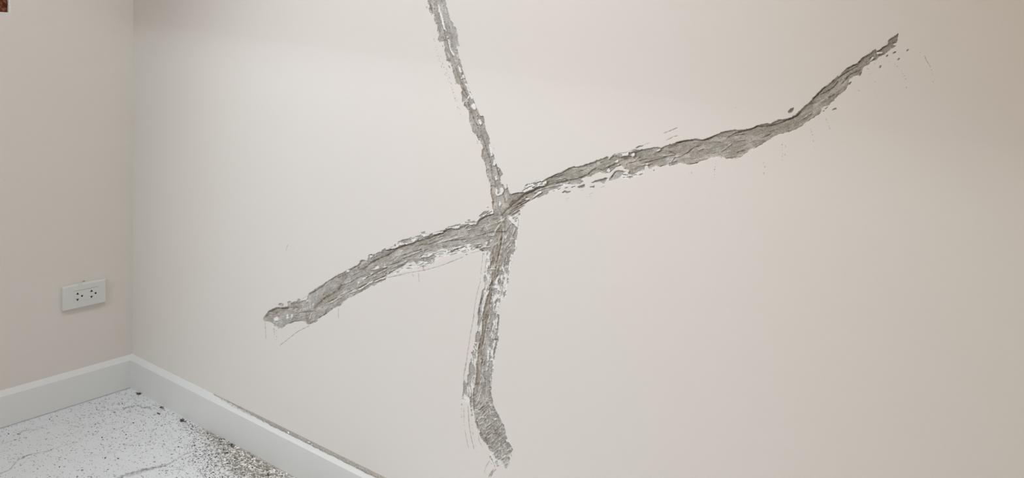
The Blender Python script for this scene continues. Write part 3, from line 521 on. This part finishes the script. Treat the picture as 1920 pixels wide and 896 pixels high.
dpt = np.where(isC, .00025+np.maximum(dC, .0002)*ramp_c, dpt)
dpt = np.where(prim, .00022+.0003*(streak-.5), dpt)
dpt = np.where(~isC & ~prim, .0007*np.clip(np.maximum(mL, mD), 0, 1), dpt)
# sharp little lip where the paint broke off
mark = np.clip(np.maximum(mL*.75, mD*.85), 0, 1)*(cls == 0)
mark = np.maximum(mark, (mK > .45)*(cls == 0)*.6)
# colours of the bare cement; a darker brown runs along the crevice lines
base = np.array([.485, .466, .440]); brown = np.array([.37, .325, .275]); grey = np.array([.53, .525, .515]); dirt = np.array([.26, .215, .165]); pale = np.array([.80, .785, .755])
base_r = np.array([.425, .406, .372])
cc = np.where((arm_id == 1)[..., None], base_r, base)*np.ones(U.shape+(1,))
def mixa(c, m_, col): m_ = np.clip(m_, 0, 1)[..., None]; return c*(1-m_)+col*m_
cc = mixa(cc, mG*.8, grey); cc = mixa(cc, mB*.55, brown); cc = mixa(cc, (mK > .25)*np.clip(1.5*fbm(U*260, V*260, 401, 2)-.25, 0, .9), dirt)
cc = mixa(cc, mR*1.1*(mK < .3), pale); cc = mixa(cc, np.clip((streak2-.60)*6, 0, .4)*calm, pale); cc = mixa(cc, np.clip((.42-streak)*4, 0, .5)*rough, brown)
mott = fbm(S_*45, T_*130+4, 500, 3); cc = mixa(cc, np.clip((mott-.56)*3, 0, .35), pale); cc = mixa(cc, np.clip((.42-mott)*3, 0, .35), brown)
cc = cc*(.86+.28*lump[..., None])
# cells
def cell(f): return (f[:-1, :-1]+f[:-1, 1:]+f[1:, 1:]+f[1:, :-1])*.25
cq = np.where(cell(fc) > .5, 2, np.where(cell(fp) > .5, 1, 0)).astype(np.int8)
# pull the grid points nearest to an outline onto it, so that the torn edges run clean
du_ = np.gradient(us).astype(np.float32)[None, :]; dv_ = .60e-3
SU = np.zeros_like(U); SV = np.zeros_like(U)
for f_ in (fp, fc):
    gy_, gx_ = np.gradient(f_.astype(np.float32)); g2 = gx_**2+gy_**2+1e-6
    st_ = (.5-f_)/g2; ox, oy = st_*gx_, st_*gy_
    hit = (np.abs(ox) < .52) & (np.abs(oy) < .52) & (g2 > 1e-3)
    SU = np.where(hit, ox*.9*du_, SU); SV = np.where(hit, oy*.9*dv_, SV)
SU[[0, -1]] = 0; SV[[0, -1]] = 0; SU[:, [0, -1]] = 0; SV[:, [0, -1]] = 0
idx = np.arange(nu*nv).reshape(nv, nu)
Q = np.stack([idx[:-1, :-1], idx[:-1, 1:], idx[1:, 1:], idx[1:, :-1]], -1)
rel = (dpt > 1e-6) | (cls > 0) | (mark > .01) | (SU != 0) | (SV != 0)
rel[:-1, :-1] |= cq > 0; rel[1:, 1:] |= cq > 0
relc = rel[:-1, :-1] | rel[1:, :-1] | rel[:-1, 1:] | rel[1:, 1:]
TS = 16; tiles = relc.reshape((nv-1)//TS, TS, (nu-1)//TS, TS).any((1, 3))
tiles = tiles | np.pad(tiles, 1)[2:, 1:-1] | np.pad(tiles, 1)[:-2, 1:-1] | np.pad(tiles, 1)[1:-1, 2:] | np.pad(tiles, 1)[1:-1, :-2]
fine = np.repeat(np.repeat(tiles, TS, 0), TS, 1)
co = np.stack([U+SU, dpt, V+SV], -1).reshape(-1, 3)
def sub_mesh(name, quads, mats, parent=None, extra=None, attrs=()):
    quads = np.asarray(quads); used, inv = np.unique(quads.ravel(), return_inverse=True); inv = inv.ravel()
    me = from_arrays(name, co[used], inv.reshape(-1, 4))
    for an, arr, ty in attrs:
        at_ = me.attributes.new(an, ty, 'POINT')
        if ty == 'FLOAT': at_.data.foreach_set('value', arr.reshape(-1)[used].astype(np.float32))
        else:
            c4 = np.ones((len(used), 4), np.float32); c4[:, :3] = arr.reshape(-1, 3)[used]; at_.data.foreach_set('color', c4.ravel())
    return link(name, me, mats, parent)
# paint layer: fine cells near the damage, big quads elsewhere
qf = Q[(cq == 0) & fine]
qc = []
for a in range(tiles.shape[0]):
    b = 0
    while b < tiles.shape[1]:
        if tiles[a, b]: b += 1; continue
        b2 = b
        while b2 < tiles.shape[1] and not tiles[a, b2]: b2 += 1
        i0, i1, j0, j1 = a*TS, (a+1)*TS, b*TS, b2*TS
        qc.append([idx[i0, j0], idx[i0, j1], idx[i1, j1], idx[i1, j0]]); b = b2
n0 = len(co)
RX1 = ROOM_X
ring = np.array([[0, 0, 0], [X0, 0, 0], [X1, 0, 0], [RX1, 0, 0], [0, 0, Z0], [RX1, 0, Z0], [0, 0, Z1], [RX1, 0, Z1], [0, 0, ROOM_Z], [X0, 0, ROOM_Z], [X1, 0, ROOM_Z], [RX1, 0, ROOM_Z],
                 [0, TH, 0], [RX1, TH, 0], [RX1, TH, ROOM_Z], [0, TH, ROOM_Z]], float)
co = np.vstack([co, ring]); r = lambda k: n0+k
g00, g10, g01, g11 = idx[0, 0], idx[0, -1], idx[-1, 0], idx[-1, -1]
qr = [[r(0), r(1), g00, r(4)], [r(1), r(2), g10, g00], [r(2), r(3), r(5), g10], [r(4), g00, g01, r(6)], [g10, r(5), r(7), g11],
      [r(6), g01, r(9), r(8)], [g01, g11, r(10), r(9)], [g11, r(7), r(11), r(10)],
      [r(12), r(15), r(14), r(13)], [r(8), r(11), r(14), r(15)], [r(0), r(12), r(13), r(3)], [r(0), r(8), r(15), r(12)], [r(3), r(13), r(14), r(11)]]
markf = np.concatenate([mark.ravel(), np.zeros(len(ring))])
wall_right = struct(sub_mesh('wall_right', np.vstack([qf, np.array(qc), np.array(qr)]), [m_wall], attrs=[('mark', markf, 'FLOAT')]))
wall_right.data.polygons.foreach_set('use_smooth', np.arange(len(wall_right.data.polygons)) < len(qf))
ccf = np.vstack([cc.reshape(-1, 3), np.zeros((len(ring), 3))])
arm_lab = ['bare cement in the crack strip climbing to the top edge', 'widest bare cement strip rising to the right', 'bare cement strip descending to the left', 'bare cement strip running down to a hooked end']
arm_c = arm_id[:-1, :-1]
for k in range(4):
    q = Q[(cq == 2) & (arm_c == k)]
    if len(q):
        o = sub_mesh('bare_cement', q, [m_cement], wall_right, attrs=[('cement_color', ccf, 'FLOAT_COLOR')]); o['label'] = arm_lab[k]
    q = Q[(cq == 1) & (arm_c == k)]
    if len(q):
        o = sub_mesh('scraped_primer', q, [m_primer], wall_right); o['label'] = 'white scraped filler flecks beside the bare cement'
del U, V, PX, PYY, wx, wy, cc, ccf, Q, S_, T_, streak, streak2, grain, lump, dpt, dC, markf

# ------------------------------------------------------------------ baseboards
BT, BC, BH = .0095, .0140, .100
def baseboard(name, along, end):
    z0 = .0013 if along == 'y' else 0
    prof = [(0, z0), (BT, z0), (BT, BH-BC-.001), (BT-.0007, BH-BC), (.0008, BH-.0002), (0, BH)]
    bm = bmesh.new(); rings = []
    for s in (0, end):
        rg = []
        for t, z in prof:
            if along == 'x': p = (t if s == 0 else end, -t, z)
            else: p = (t, -t if s == 0 else end, z)
            rg.append(bm.verts.new(p))
        rings.append(rg)
    n = len(prof)
    for i in range(n): bm.faces.new([rings[0][i], rings[0][(i+1) % n], rings[1][(i+1) % n], rings[1][i]])
    for rg in rings: bm.faces.new(rg)
    bmesh.ops.recalc_face_normals(bm, faces=bm.faces)
    return struct(bm_obj(name, bm, m_base))
baseboard('baseboard_left', 'y', ROOM_Y); baseboard('baseboard_right', 'x', ROOM_X)
m_caulk = mat('caulk_shadow_gap', (.30, .29, .27), .9)

# ------------------------------------------------------------------ floor of white veined tile
VEINS = [  # (width, strength, traced points)
 (1.6, .75, (-40, 900, 0, 888, 18, 880, 34, 862, 55, 853, 80, 848, 100, 842)), (2.6, .8, (40, 858, 52, 853, 60, 851)), (1.2, .4, (84, 846, 110, 838, 150, 826)),
 (1.0, .6, (0, 834, 12, 830, 22, 826)), (1.6, .55, (30, 814, 38, 810, 48, 807, 66, 805, 85, 802)), (1.0, .3, (100, 795, 115, 793, 135, 790, 160, 781)),
 (1.1, .5, (165, 778, 190, 771, 228, 768)), (2.4, .8, (228, 768, 242, 762, 258, 761, 266, 764, 282, 764)), (1.2, .5, (270, 764, 290, 761, 305, 760)),
 (1.4, .3, (178, 820, 200, 814, 230, 800, 260, 790)), (1.4, .25, (160, 858, 200, 852, 240, 836, 270, 828)), (1.2, .25, (230, 836, 262, 826, 300, 815)),
 (4.2, .75, (215, 900, 228, 893, 250, 886, 270, 880, 290, 877, 318, 870)), (2.2, .55, (240, 893, 262, 884, 300, 876, 320, 868, 345, 852, 372, 842)), (5.5, .25, (235, 893, 262, 886, 285, 880)),
 (1.0, .3, (120, 822, 150, 806, 180, 790)), (1.2, .2, (300, 760, 330, 756, 360, 770))]
bw, bh = 560, 300
def vein_raster():
    a = np.zeros((RH, RW), np.float32)
    for w_, s_, p in VEINS:
        t = np.zeros_like(a); stroke(t, np.array(p, float).reshape(-1, 2)+(60, 0), w_, taper=True)
        a = np.maximum(a, t*s_)
    return blur(a, 1, 1)
VR = vein_raster()
FX = np.arange(0, .96, .0016); FY = -np.arange(0, .62, .0016)
fx, fy = np.meshgrid(FX, FY)
px, py = project(fx, fy, np.zeros_like(fx))
px = px+(fbm(fx*120, fy*120, 210, 2)-.5)*4; py = py+(fbm(fx*120, fy*120, 215, 2)-.5)*3
ok = (px > -58) & (px < 1300) & (py > -40) & (py < 900)
xi = np.clip(((px+60)*SS).astype(int), 0, RW-1); yi = np.clip(((py+PAD)*SS).astype(int), 0, RH-1)
vein = VR[yi, xi]*ok*(.6+.8*fbm(fx*300, fy*300, 220, 2))
ih, iw = fx.shape; idf = np.arange(ih*iw).reshape(ih, iw)
qf = np.stack([idf[:-1, :-1], idf[1:, :-1], idf[1:, 1:], idf[:-1, 1:]], -1).reshape(-1, 4)
cf = np.stack([fx, fy, np.zeros_like(fx)], -1).reshape(-1, 3); nb = len(cf)
ex = np.array([[ROOM_X, 0, 0], [ROOM_X, FY[-1], 0], [ROOM_X, ROOM_Y, 0], [FX[-1], ROOM_Y, 0], [0, ROOM_Y, 0]], float)
cf = np.vstack([cf, ex])
qf = np.vstack([qf, [[idf[0, -1], idf[-1, -1], nb+1, nb], [idf[-1, -1], nb+3, nb+2, nb+1], [idf[-1, 0], nb+4, nb+3, idf[-1, -1]]]])
me = from_arrays('floor', cf, qf, False)
at_ = me.attributes.new('vein', 'FLOAT', 'POINT'); at_.data.foreach_set('value', np.concatenate([vein.ravel(), np.zeros(5)]).astype(np.float32))
m_floor = mat('white_marble_tile', (.73, .76, .80), .32, .4)
tc = N(m_floor, 'ShaderNodeTexCoord')
wv = N(m_floor, 'ShaderNodeTexNoise'); wv.inputs['Scale'].default_value = 2.2; wv.inputs['Detail'].default_value = 6; L(m_floor, tc.outputs['Object'], wv.inputs['Vector'])
far = ramp(m_floor, wv.outputs['Fac'], [(.485, (0, 0, 0)), (.5, (.35, .35, .35)), (.515, (0, 0, 0))])
# only the natural soft clouding is random; the veins near the corner are the traced ones
cloud = mixc(m_floor, noise(m_floor, 9, 4), (.74, .765, .80), (.785, .81, .845))
dust = ramp(m_floor, noise(m_floor, 380, 3, .6), [(.40, (.80, .80, .79)), (.52, (1, 1, 1))])
cloud = mixc(m_floor, .55, cloud, mixc(m_floor, 1., cloud, dust, 'MULTIPLY'))
av = N(m_floor, 'ShaderNodeAttribute', attribute_name='vein')
sx = N(m_floor, 'ShaderNodeSeparateXYZ'); L(m_floor, tc.outputs['Object'], sx.inputs[0])
outside = math_n(m_floor, 'MAXIMUM', math_n(m_floor, 'GREATER_THAN', sx.outputs[0], .96), math_n(m_floor, 'LESS_THAN', sx.outputs[1], -.62))
c = mixc(m_floor, math_n(m_floor, 'MULTIPLY', outside, far), cloud, (.25, .25, .27))
c = mixc(m_floor, av.outputs['Fac'], c, (.17, .17, .185))
L(m_floor, c, bsdf(m_floor).inputs['Base Color'])
L(m_floor, ramp(m_floor, noise(m_floor, 120, 3), [(.3, (.45,)*3), (.7, (.75,)*3)]), bsdf(m_floor).inputs['Roughness'])
floor = struct(link('floor', me, [m_floor]))

# ------------------------------------------------------------------ double wall outlet on the left wall
OY0, OY1, OZ0, OZ1, OT = -.201, -.081, .2805, .3505, .0105
out = bpy.data.objects.new('wall_outlet', None); COL.objects.link(out); out.location = (0, (OY0+OY1)/2, (OZ0+OZ1)/2)
tag(out, 'white double power outlet on the left wall above the baseboard', 'outlet')
def plate_mesh(w, h, t, rad, bev, dx=0., seg=6):
    bm = bmesh.new()
    def ringp(inset, x):
        pts = []
        for cx, cy, a0 in ((w/2-rad, h/2-rad, 0), (-w/2+rad, h/2-rad, 90), (-w/2+rad, -h/2+rad, 180), (w/2-rad, -h/2+rad, 270)):
            for k in range(seg+1):
                a = math.radians(a0+90*k/seg); rr = max(rad-inset, .0002)
                pts.append(bm.verts.new((x, cx+rr*math.cos(a), cy+rr*math.sin(a))))
        return pts
    rings = [ringp(0, dx), ringp(0, dx+t-bev)]
    for k in range(1, 5):
        a = math.radians(90*k/4); rings.append(ringp(bev*(1-math.cos(a)), dx+t-bev+bev*math.sin(a)))
    for a, b in zip(rings[:-1], rings[1:]):
        n = len(a)
        for i in range(n): bm.faces.new([a[i], a[(i+1) % n], b[(i+1) % n], b[i]])
    bm.faces.new(rings[-1]); bm.faces.new(rings[0][::-1])
    bmesh.ops.recalc_face_normals(bm, faces=bm.faces)
    return bm
plate = bm_obj('face_plate', plate_mesh(.120, .070, OT, .0035, .0034), m_plate, out)
yo = lambda u_: -.060+.12*u_; zo = lambda v_: .035-.07*v_
ins = bm_obj('socket_module', plate_mesh(.068, .030, .0009, .0015, .0006, OT-.0004), m_plate, out); ins.location = (0, yo(.535), zo(.50))
# engraved line above the module and the latch notch at the top edge
bm = bmesh.new(); add_box(bm, (OT-.001, yo(.245), zo(.262)), (OT+.00012, yo(.81), zo(.252))); bm_obj('module_seam', bm, mat('seam_grey', (.25, .25, .24), .8), out)
bm = bmesh.new(); add_box(bm, (OT-.002, yo(.345), zo(.13)), (OT+.0005, yo(.43), zo(-.015))); bmesh.ops.bevel(bm, geom=bm.edges[:], offset=.0004, segments=2, affect='EDGES')
bm_obj('latch_tab', bm, m_plate, out)
bm = bmesh.new(); bmesh.ops.create_uvsphere(bm, u_segments=14, v_segments=8, radius=.0024, matrix=Matrix.Translation((OT-.0042, -.0585, zo(.56))))
bm_obj('plastic_nub', bm, m_plate, out, True)
XS = OT+.00045
def prism_pts(bm, pts, x0, x1):
    a = [bm.verts.new((x0, *p)) for p in pts]; b = [bm.verts.new((x1, *p)) for p in pts]; n = len(pts)
    for i in range(n): bm.faces.new([a[i], a[(i+1) % n], b[(i+1) % n], b[i]])
    bm.faces.new(b); bm.faces.new(a[::-1]); bmesh.ops.recalc_face_normals(bm, faces=bm.faces)
for (su, gu) in ((.327, .428), (.645, .742)):
    for sv, flip in ((.386, 1), (.625, -1)):
        cy, cz = yo(su), zo(sv); bm = bmesh.new()
        # universal slot: a flat blade slot crossed by a round pin hole
        k = .0035
        pts = [(-1.15*k, -.62*k*flip), (1.25*k, -.62*k*flip), (1.25*k, -.1*k*flip), (.62*k, -.05*k*flip), (.68*k, .5*k*flip), (.35*k, .98*k*flip), (-.25*k, 1.0*k*flip), (-.6*k, .55*k*flip), (-.45*k, .0), (-1.15*k, -.1*k*flip)]
        if flip < 0: pts = [(-1.3*k, .62*k), (1.3*k, .62*k), (1.25*k, .12*k), (.6*k, .0), (.62*k, -.55*k), (.2*k, -1.0*k), (-.3*k, -.95*k), (-.6*k, -.5*k), (-.5*k, .0), (-1.3*k, .15*k)]
        prism_pts(bm, [(cy+a*.86, cz+b) for a, b in pts], XS-.0006, XS+.0002); bm_obj('blade_slot', bm, m_slot, ins).location = (0, -ins.location.y, -ins.location.z)
    bm = bmesh.new(); prism_pts(bm, [(yo(gu)+.0028*math.cos(a*math.pi/8), zo(.508)+.0026*math.sin(a*math.pi/8)) for a in range(16)], XS-.0006, XS+.0002)
    bm_obj('ground_hole', bm, m_slot, ins).location = (0, -ins.location.y, -ins.location.z)
# chipped paint above the outlet
bm = bmesh.new(); pts = [(-.1445, .3535), (-.140, .3530), (-.1372, .3540), (-.1365, .3549), (-.1405, .3548), (-.1450, .3541)]
prism_pts(bm, pts, -.0005, .00025); ch = bm_obj('paint_chip_hole', bm, m_chip_k, wall_left); ch['label'] = 'small dark chipped hole above the outlet'

# ------------------------------------------------------------------ debris
rnd = random.Random(11)
def chip_mesh(name, seed, m_, sx, sy, h):
    rg = random.Random(seed); n = rg.choice((5, 6, 7)); bm = bmesh.new(); b0 = []; b1 = []
    for i in range(n):
        a = 2*math.pi*i/n+rg.uniform(-.3, .3); r_ = rg.uniform(.65, 1.1)
        x, y = sx*r_*math.cos(a), sy*r_*math.sin(a); b0.append(bm.verts.new((x, y, 0)))
        b1.append(bm.verts.new((x*rg.uniform(.6, .95), y*rg.uniform(.6, .95), h*rg.uniform(.6, 1.25))))
    for i in range(n): bm.faces.new([b0[i], b0[(i+1) % n], b1[(i+1) % n], b1[i]])
    bm.faces.new(b1); bm.faces.new(b0[::-1]); bmesh.ops.recalc_face_normals(bm, faces=bm.faces)
    me = bpy.data.meshes.new(name); bm.to_mesh(me); bm.free(); me.materials.append(m_); return me
def dens(x, y):                                  # debris lies thickest under the chiselled wall
    d = -y-BT
    w_ = .15*math.exp(-d/.25)+.03
    w_ += 1.0*max(0, min(1, (x-.25)/.45))*math.exp(-(d/(.02+.20*max(0, x-.30)))**1.3)
    return w_
CH = {}
for kk, m_ in (('d', m_chip_d), ('w', m_chip_w), ('k', m_chip_k)):
    CH[kk] = [chip_mesh('plaster_chip', 50+i*3+ord(kk), m_, .0021*s, .0013*s, .0009*s) for i, s in enumerate((1, 1.25, .8, 1.5))]
placed = []; tries = 0
while len(placed) < 288 and tries < 60000:
    tries += 1
    x = rnd.uniform(.02, .9); y = -rnd.uniform(BT+.004, .5)
    qx, qy = project(x, y, 0)
    if not (-5 < qx < 560 and qy < 900): continue
    if rnd.random() > min(.5, dens(x, y)): continue
    if any((x-a)**2+(y-b)**2 < .0065**2 for a, b in placed): continue
    placed.append((x, y))
for i, (x, y) in enumerate(placed):
    thick = dens(x, y) > .6
    kk = rnd.choices('dwk', (.45, .50, .05) if thick else (.45, .27, .28))[0]
    o = bpy.data.objects.new('plaster_chip', rnd.choice(CH[kk])); COL.objects.link(o)
    o.location = (x, y, .0003+(.0025 if thick else 0)); s = rnd.uniform(.45, 1.25)*(1.7 if thick else .95); o.scale = (s*1.3, s*.9, s)
    o.rotation_euler = (rnd.uniform(-.5, .5)*thick, rnd.uniform(-.5, .5)*thick, rnd.uniform(-.5, 1.2))
    if kk == 'w': lab = 'white plaster flake in the heap of rubble against the right baseboard' if thick else 'small white plaster flake scattered on the marble floor'
    elif kk == 'd': lab = 'grey cement crumb in the heap of rubble against the right baseboard' if thick else 'small grey cement crumb scattered on the marble floor'
    else: lab = 'blackish speck of grit in the rubble against the right baseboard' if thick else 'blackish speck of grit scattered on the marble floor'
    tag(o, lab, 'plaster chip', ('rubble' if thick else 'scattered')+{'w': ' white flakes', 'd': ' cement crumbs', 'k': ' dark grit'}[kk])
# powder bed under the rubble
nx_, ny_ = 420, 60
gx, gt = np.meshgrid(np.linspace(.42, 1.3, nx_), np.linspace(0, 1, ny_))
wid = np.clip((gx-.42)*.10, .0005, .05)*(.75+.5*fbm(gx*30, gx*0, 300, 2)); gy = -BT-.0002-gt*wid
hgt = .0045*np.clip((gx-.42)/.3, 0, 1)*(1-gt)**1.2*(.5+fbm(gx*160, gy*160, 301, 3))+.0012*fbm(gx*400, gy*400, 305, 2)*(1-gt)-.0011*gt-.0003
idp = np.arange(nx_*ny_).reshape(ny_, nx_)
qp = np.stack([idp[:-1, :-1], idp[1:, :-1], idp[1:, 1:], idp[:-1, 1:]], -1).reshape(-1, 4)
POWDER = (np.stack([gx, gy, hgt], -1).reshape(-1, 3), qp)
# the uncountable rest: fine rubble
def rubble(name, n, gen, mats, size, bed=None):
    vs_, fs_, mi = [], [], []
    rg = random.Random(7)
    for _ in range(n):
        x, y, z, s, k = gen(rg)
        a = rg.uniform(0, 6.28) if rg.random() < .4 else rg.uniform(-.3, 1.1); ca, sa_ = math.cos(a), math.sin(a); tl = rg.uniform(-.5, .5)
        sx, sy, h = size*s*rg.uniform(.8, 2.1), size*s*rg.uniform(.35, .85), size*s*rg.uniform(.3, .8); b = len(vs_)
        for dz in (0, 1):
            for cx, cy in ((-1, -.6), (.9, -1), (1, .7), (-.8, 1)):
                lx, ly = cx*sx*(.8 if dz else 1), cy*sy*(.8 if dz else 1)
                vs_.append((x+lx*ca-ly*sa_, y+lx*sa_+ly*ca, z+dz*h+max(0, tl*lx*.6)))
        fs_ += [(b+3, b+2, b+1, b), (b+4, b+5, b+6, b+7)]+[(b+i, b+(i+1) % 4, b+4+(i+1) % 4, b+4+i) for i in range(4)]
        mi += [k]*6
    vs_, fs_ = np.array(vs_), np.array(fs_)
    if bed is not None: mi += [len(mats)-1]*len(bed[1]); fs_ = np.vstack([fs_, bed[1]+len(vs_)]); vs_ = np.vstack([vs_, bed[0]])
    me = from_arrays(name, vs_, fs_, False); me.polygons.foreach_set('material_index', np.array(mi, np.int32))
    return link(name, me, mats)
def gen_floor(rg):
    while True:
        x = rg.uniform(.012, 1.2); y = -rg.uniform(BT+.002, .55)
        if rg.random() < dens(x, y)*1.0: break
    D_ = dens(x, y); pile = max(0, D_-.45)
    s = rg.uniform(.35, 1.)**1.3*(1.0+.9*min(1, pile*2) if D_ > .3 else .75)
    k = rg.choices((0, 1, 2), (.52, .45, .03) if D_ > .5 else (.5, .25, .25))[0]
    return x, y, rg.uniform(0, .006)*pile, s, k
rb = rubble('cement_rubble', 26000, gen_floor, [m_chip_d, m_chip_w, m_chip_k, m_dust], .0016, POWDER)
tag(rb, 'fine grey and white rubble spread along the right baseboard on the floor', 'rubble', kind='stuff')
# dust lying on the sloping top of the right baseboard
x_s, x_e = .47, 1.75; nx_ = 900; ny_ = 12
gx, gt = np.meshgrid(np.linspace(x_s, x_e, nx_), np.linspace(0, 1, ny_))
gw = np.clip((gx-x_s)/.30, 0, 1)**.8*(.80+.4*fbm(gx*70, gx*0, 320, 3)); gw = np.clip(gw, .02, 1.1)
zt = BH+.0004+.0022*gw; zb = BH-.0058*gw
zz = zb+(zt-zb)*gt; frac = np.clip((BH-zz)/BC, 0, 1)
gy = -(frac*(BT-.0007)+.0014*np.sin(np.pi*gt)*gw+.0003)*np.where(gt > .999, 0.02, 1)+.0008*(fbm(gx*600, gt*9, 330, 2)-.5)*np.sin(np.pi*gt)
idp = np.arange(nx_*ny_).reshape(ny_, nx_)
qp = np.stack([idp[:-1, :-1], idp[:-1, 1:], idp[1:, 1:], idp[1:, :-1]], -1).reshape(-1, 4)
tag(link('ledge_dust', from_arrays('ledge_dust', np.stack([gx, gy, zz], -1).reshape(-1, 3), qp), [m_dust]), 'strip of grey cement dust lying on top of the right baseboard', 'dust', kind='stuff')
def gen_ledge(rg):
    x = rg.uniform(.47, x_e) if rg.random() < .8 else rg.uniform(.47, .85); t = rg.random(); f = min(1, max(.15, (x-x_s)/.1)); z = BH-.0055*f*t
    return x, -(BH-z)/BC*BT-.0012, z+.0003, rg.uniform(.2, .75), rg.choices((0, 1, 2), (.55, .33, .12))[0]
lg = rubble('ledge_grit', 1500, gen_ledge, [m_chip_d, m_chip_w, m_chip_k], .0011)
tag(lg, 'fine grit and crumbs lying in the dust on top of the right baseboard', 'grit', kind='stuff')
# two bigger white flakes lying in that dust
for (fxp, fyp, rot, sx, sy, lab) in ((541, 811, .3, .0048, .0017, 'white plaster flake lying on the baseboard dust, nearer the room corner'),
                                (579, 829, .1, .0050, .0015, 'white plaster flake lying on the baseboard dust, the upper of the two crossed ones'),
                                (585, 834, -.5, .0036, .0013, 'white plaster flake leaning on the baseboard dust, the lower of the two crossed ones')):
    p = at_plane(fxp, fyp, 1, -.006)
    o = bpy.data.objects.new('plaster_flake', chip_mesh('plaster_flake', int(fxp), m_chip_w, sx, sy, .0009)); COL.objects.link(o)
    o.location = p; o.rotation_euler = (math.radians(42), rot, 0); tag(o, lab, 'plaster flake')
# fluffy clumps of dirt where the floor meets the baseboard
def clump(qx, qy, r_, m_, lab, reddish=False):
    p = at_plane(qx, qy, 2, 0); rg = random.Random(int(qx)); bm = bmesh.new()
    for i in range(26):
        a = rg.uniform(0, 6.28); d_ = r_*rg.random()**.7
        bmesh.ops.create_icosphere(bm, subdivisions=1, radius=r_*rg.uniform(.07, .17), matrix=Matrix.Translation((d_*math.cos(a)*1.4, d_*math.sin(a)*.5, r_*.08+rg.random()*r_*.28)) @ Matrix.Rotation(a, 4, 'Z') @ Matrix.Diagonal((1.8, .8, .6, 1)))
    for i in range(12):                            # fibres
        a = rg.uniform(0, 3.14); l = r_*rg.uniform(.5, 1.2); c_ = Vector((rg.uniform(-1, 1)*r_*.8, rg.uniform(-.4, .4)*r_, r_*rg.uniform(.1, .35)))
        d_ = Vector((math.cos(a), math.sin(a)*.5, .25))*l*.5; e = Vector((0, 0, r_*.03)); f_ = Vector((-d_.y, d_.x, 0)).normalized()*r_*.03
        vv = [bm.verts.new(c_+s*d_+t) for s in (-1, 1) for t in (e, f_, -e)]
        for (i0, i1, i2, i3) in ((0, 1, 4, 3), (1, 2, 5, 4), (2, 0, 3, 5)): bm.faces.new([vv[i0], vv[i1], vv[i2], vv[i3]])
    o = bm_obj('dirt_clump', bm, m_); o.location = (p[0], min(p[1], -BT-r_*.55), 0); tag(o, lab, 'dirt clump')
m_clump = mat('clump_dark', (.11, .10, .085), .95, .05); m_clump_r = mat('clump_red', (.20, .12, .105), .95, .05)
clump(260, 739, .0095, m_clump, 'small dark fluffy dirt clump on the floor nearest the room corner')
clump(303, 765, .008, m_clump_r, 'reddish dirt clump on the floor by the right baseboard')
clump(297, 776, .006, m_clump, 'thin dark curl of dirt just below the reddish clump')
clump(342, 790, .011, m_clump, 'dark flattened dirt clump on the floor, third along the right baseboard')
clump(419, 824, .010, m_clump, 'dark brown clump where the rubble begins along the right baseboard')
clump(438, 836, .011, m_clump, 'dark brown clump mixed with white flakes inside the rubble')
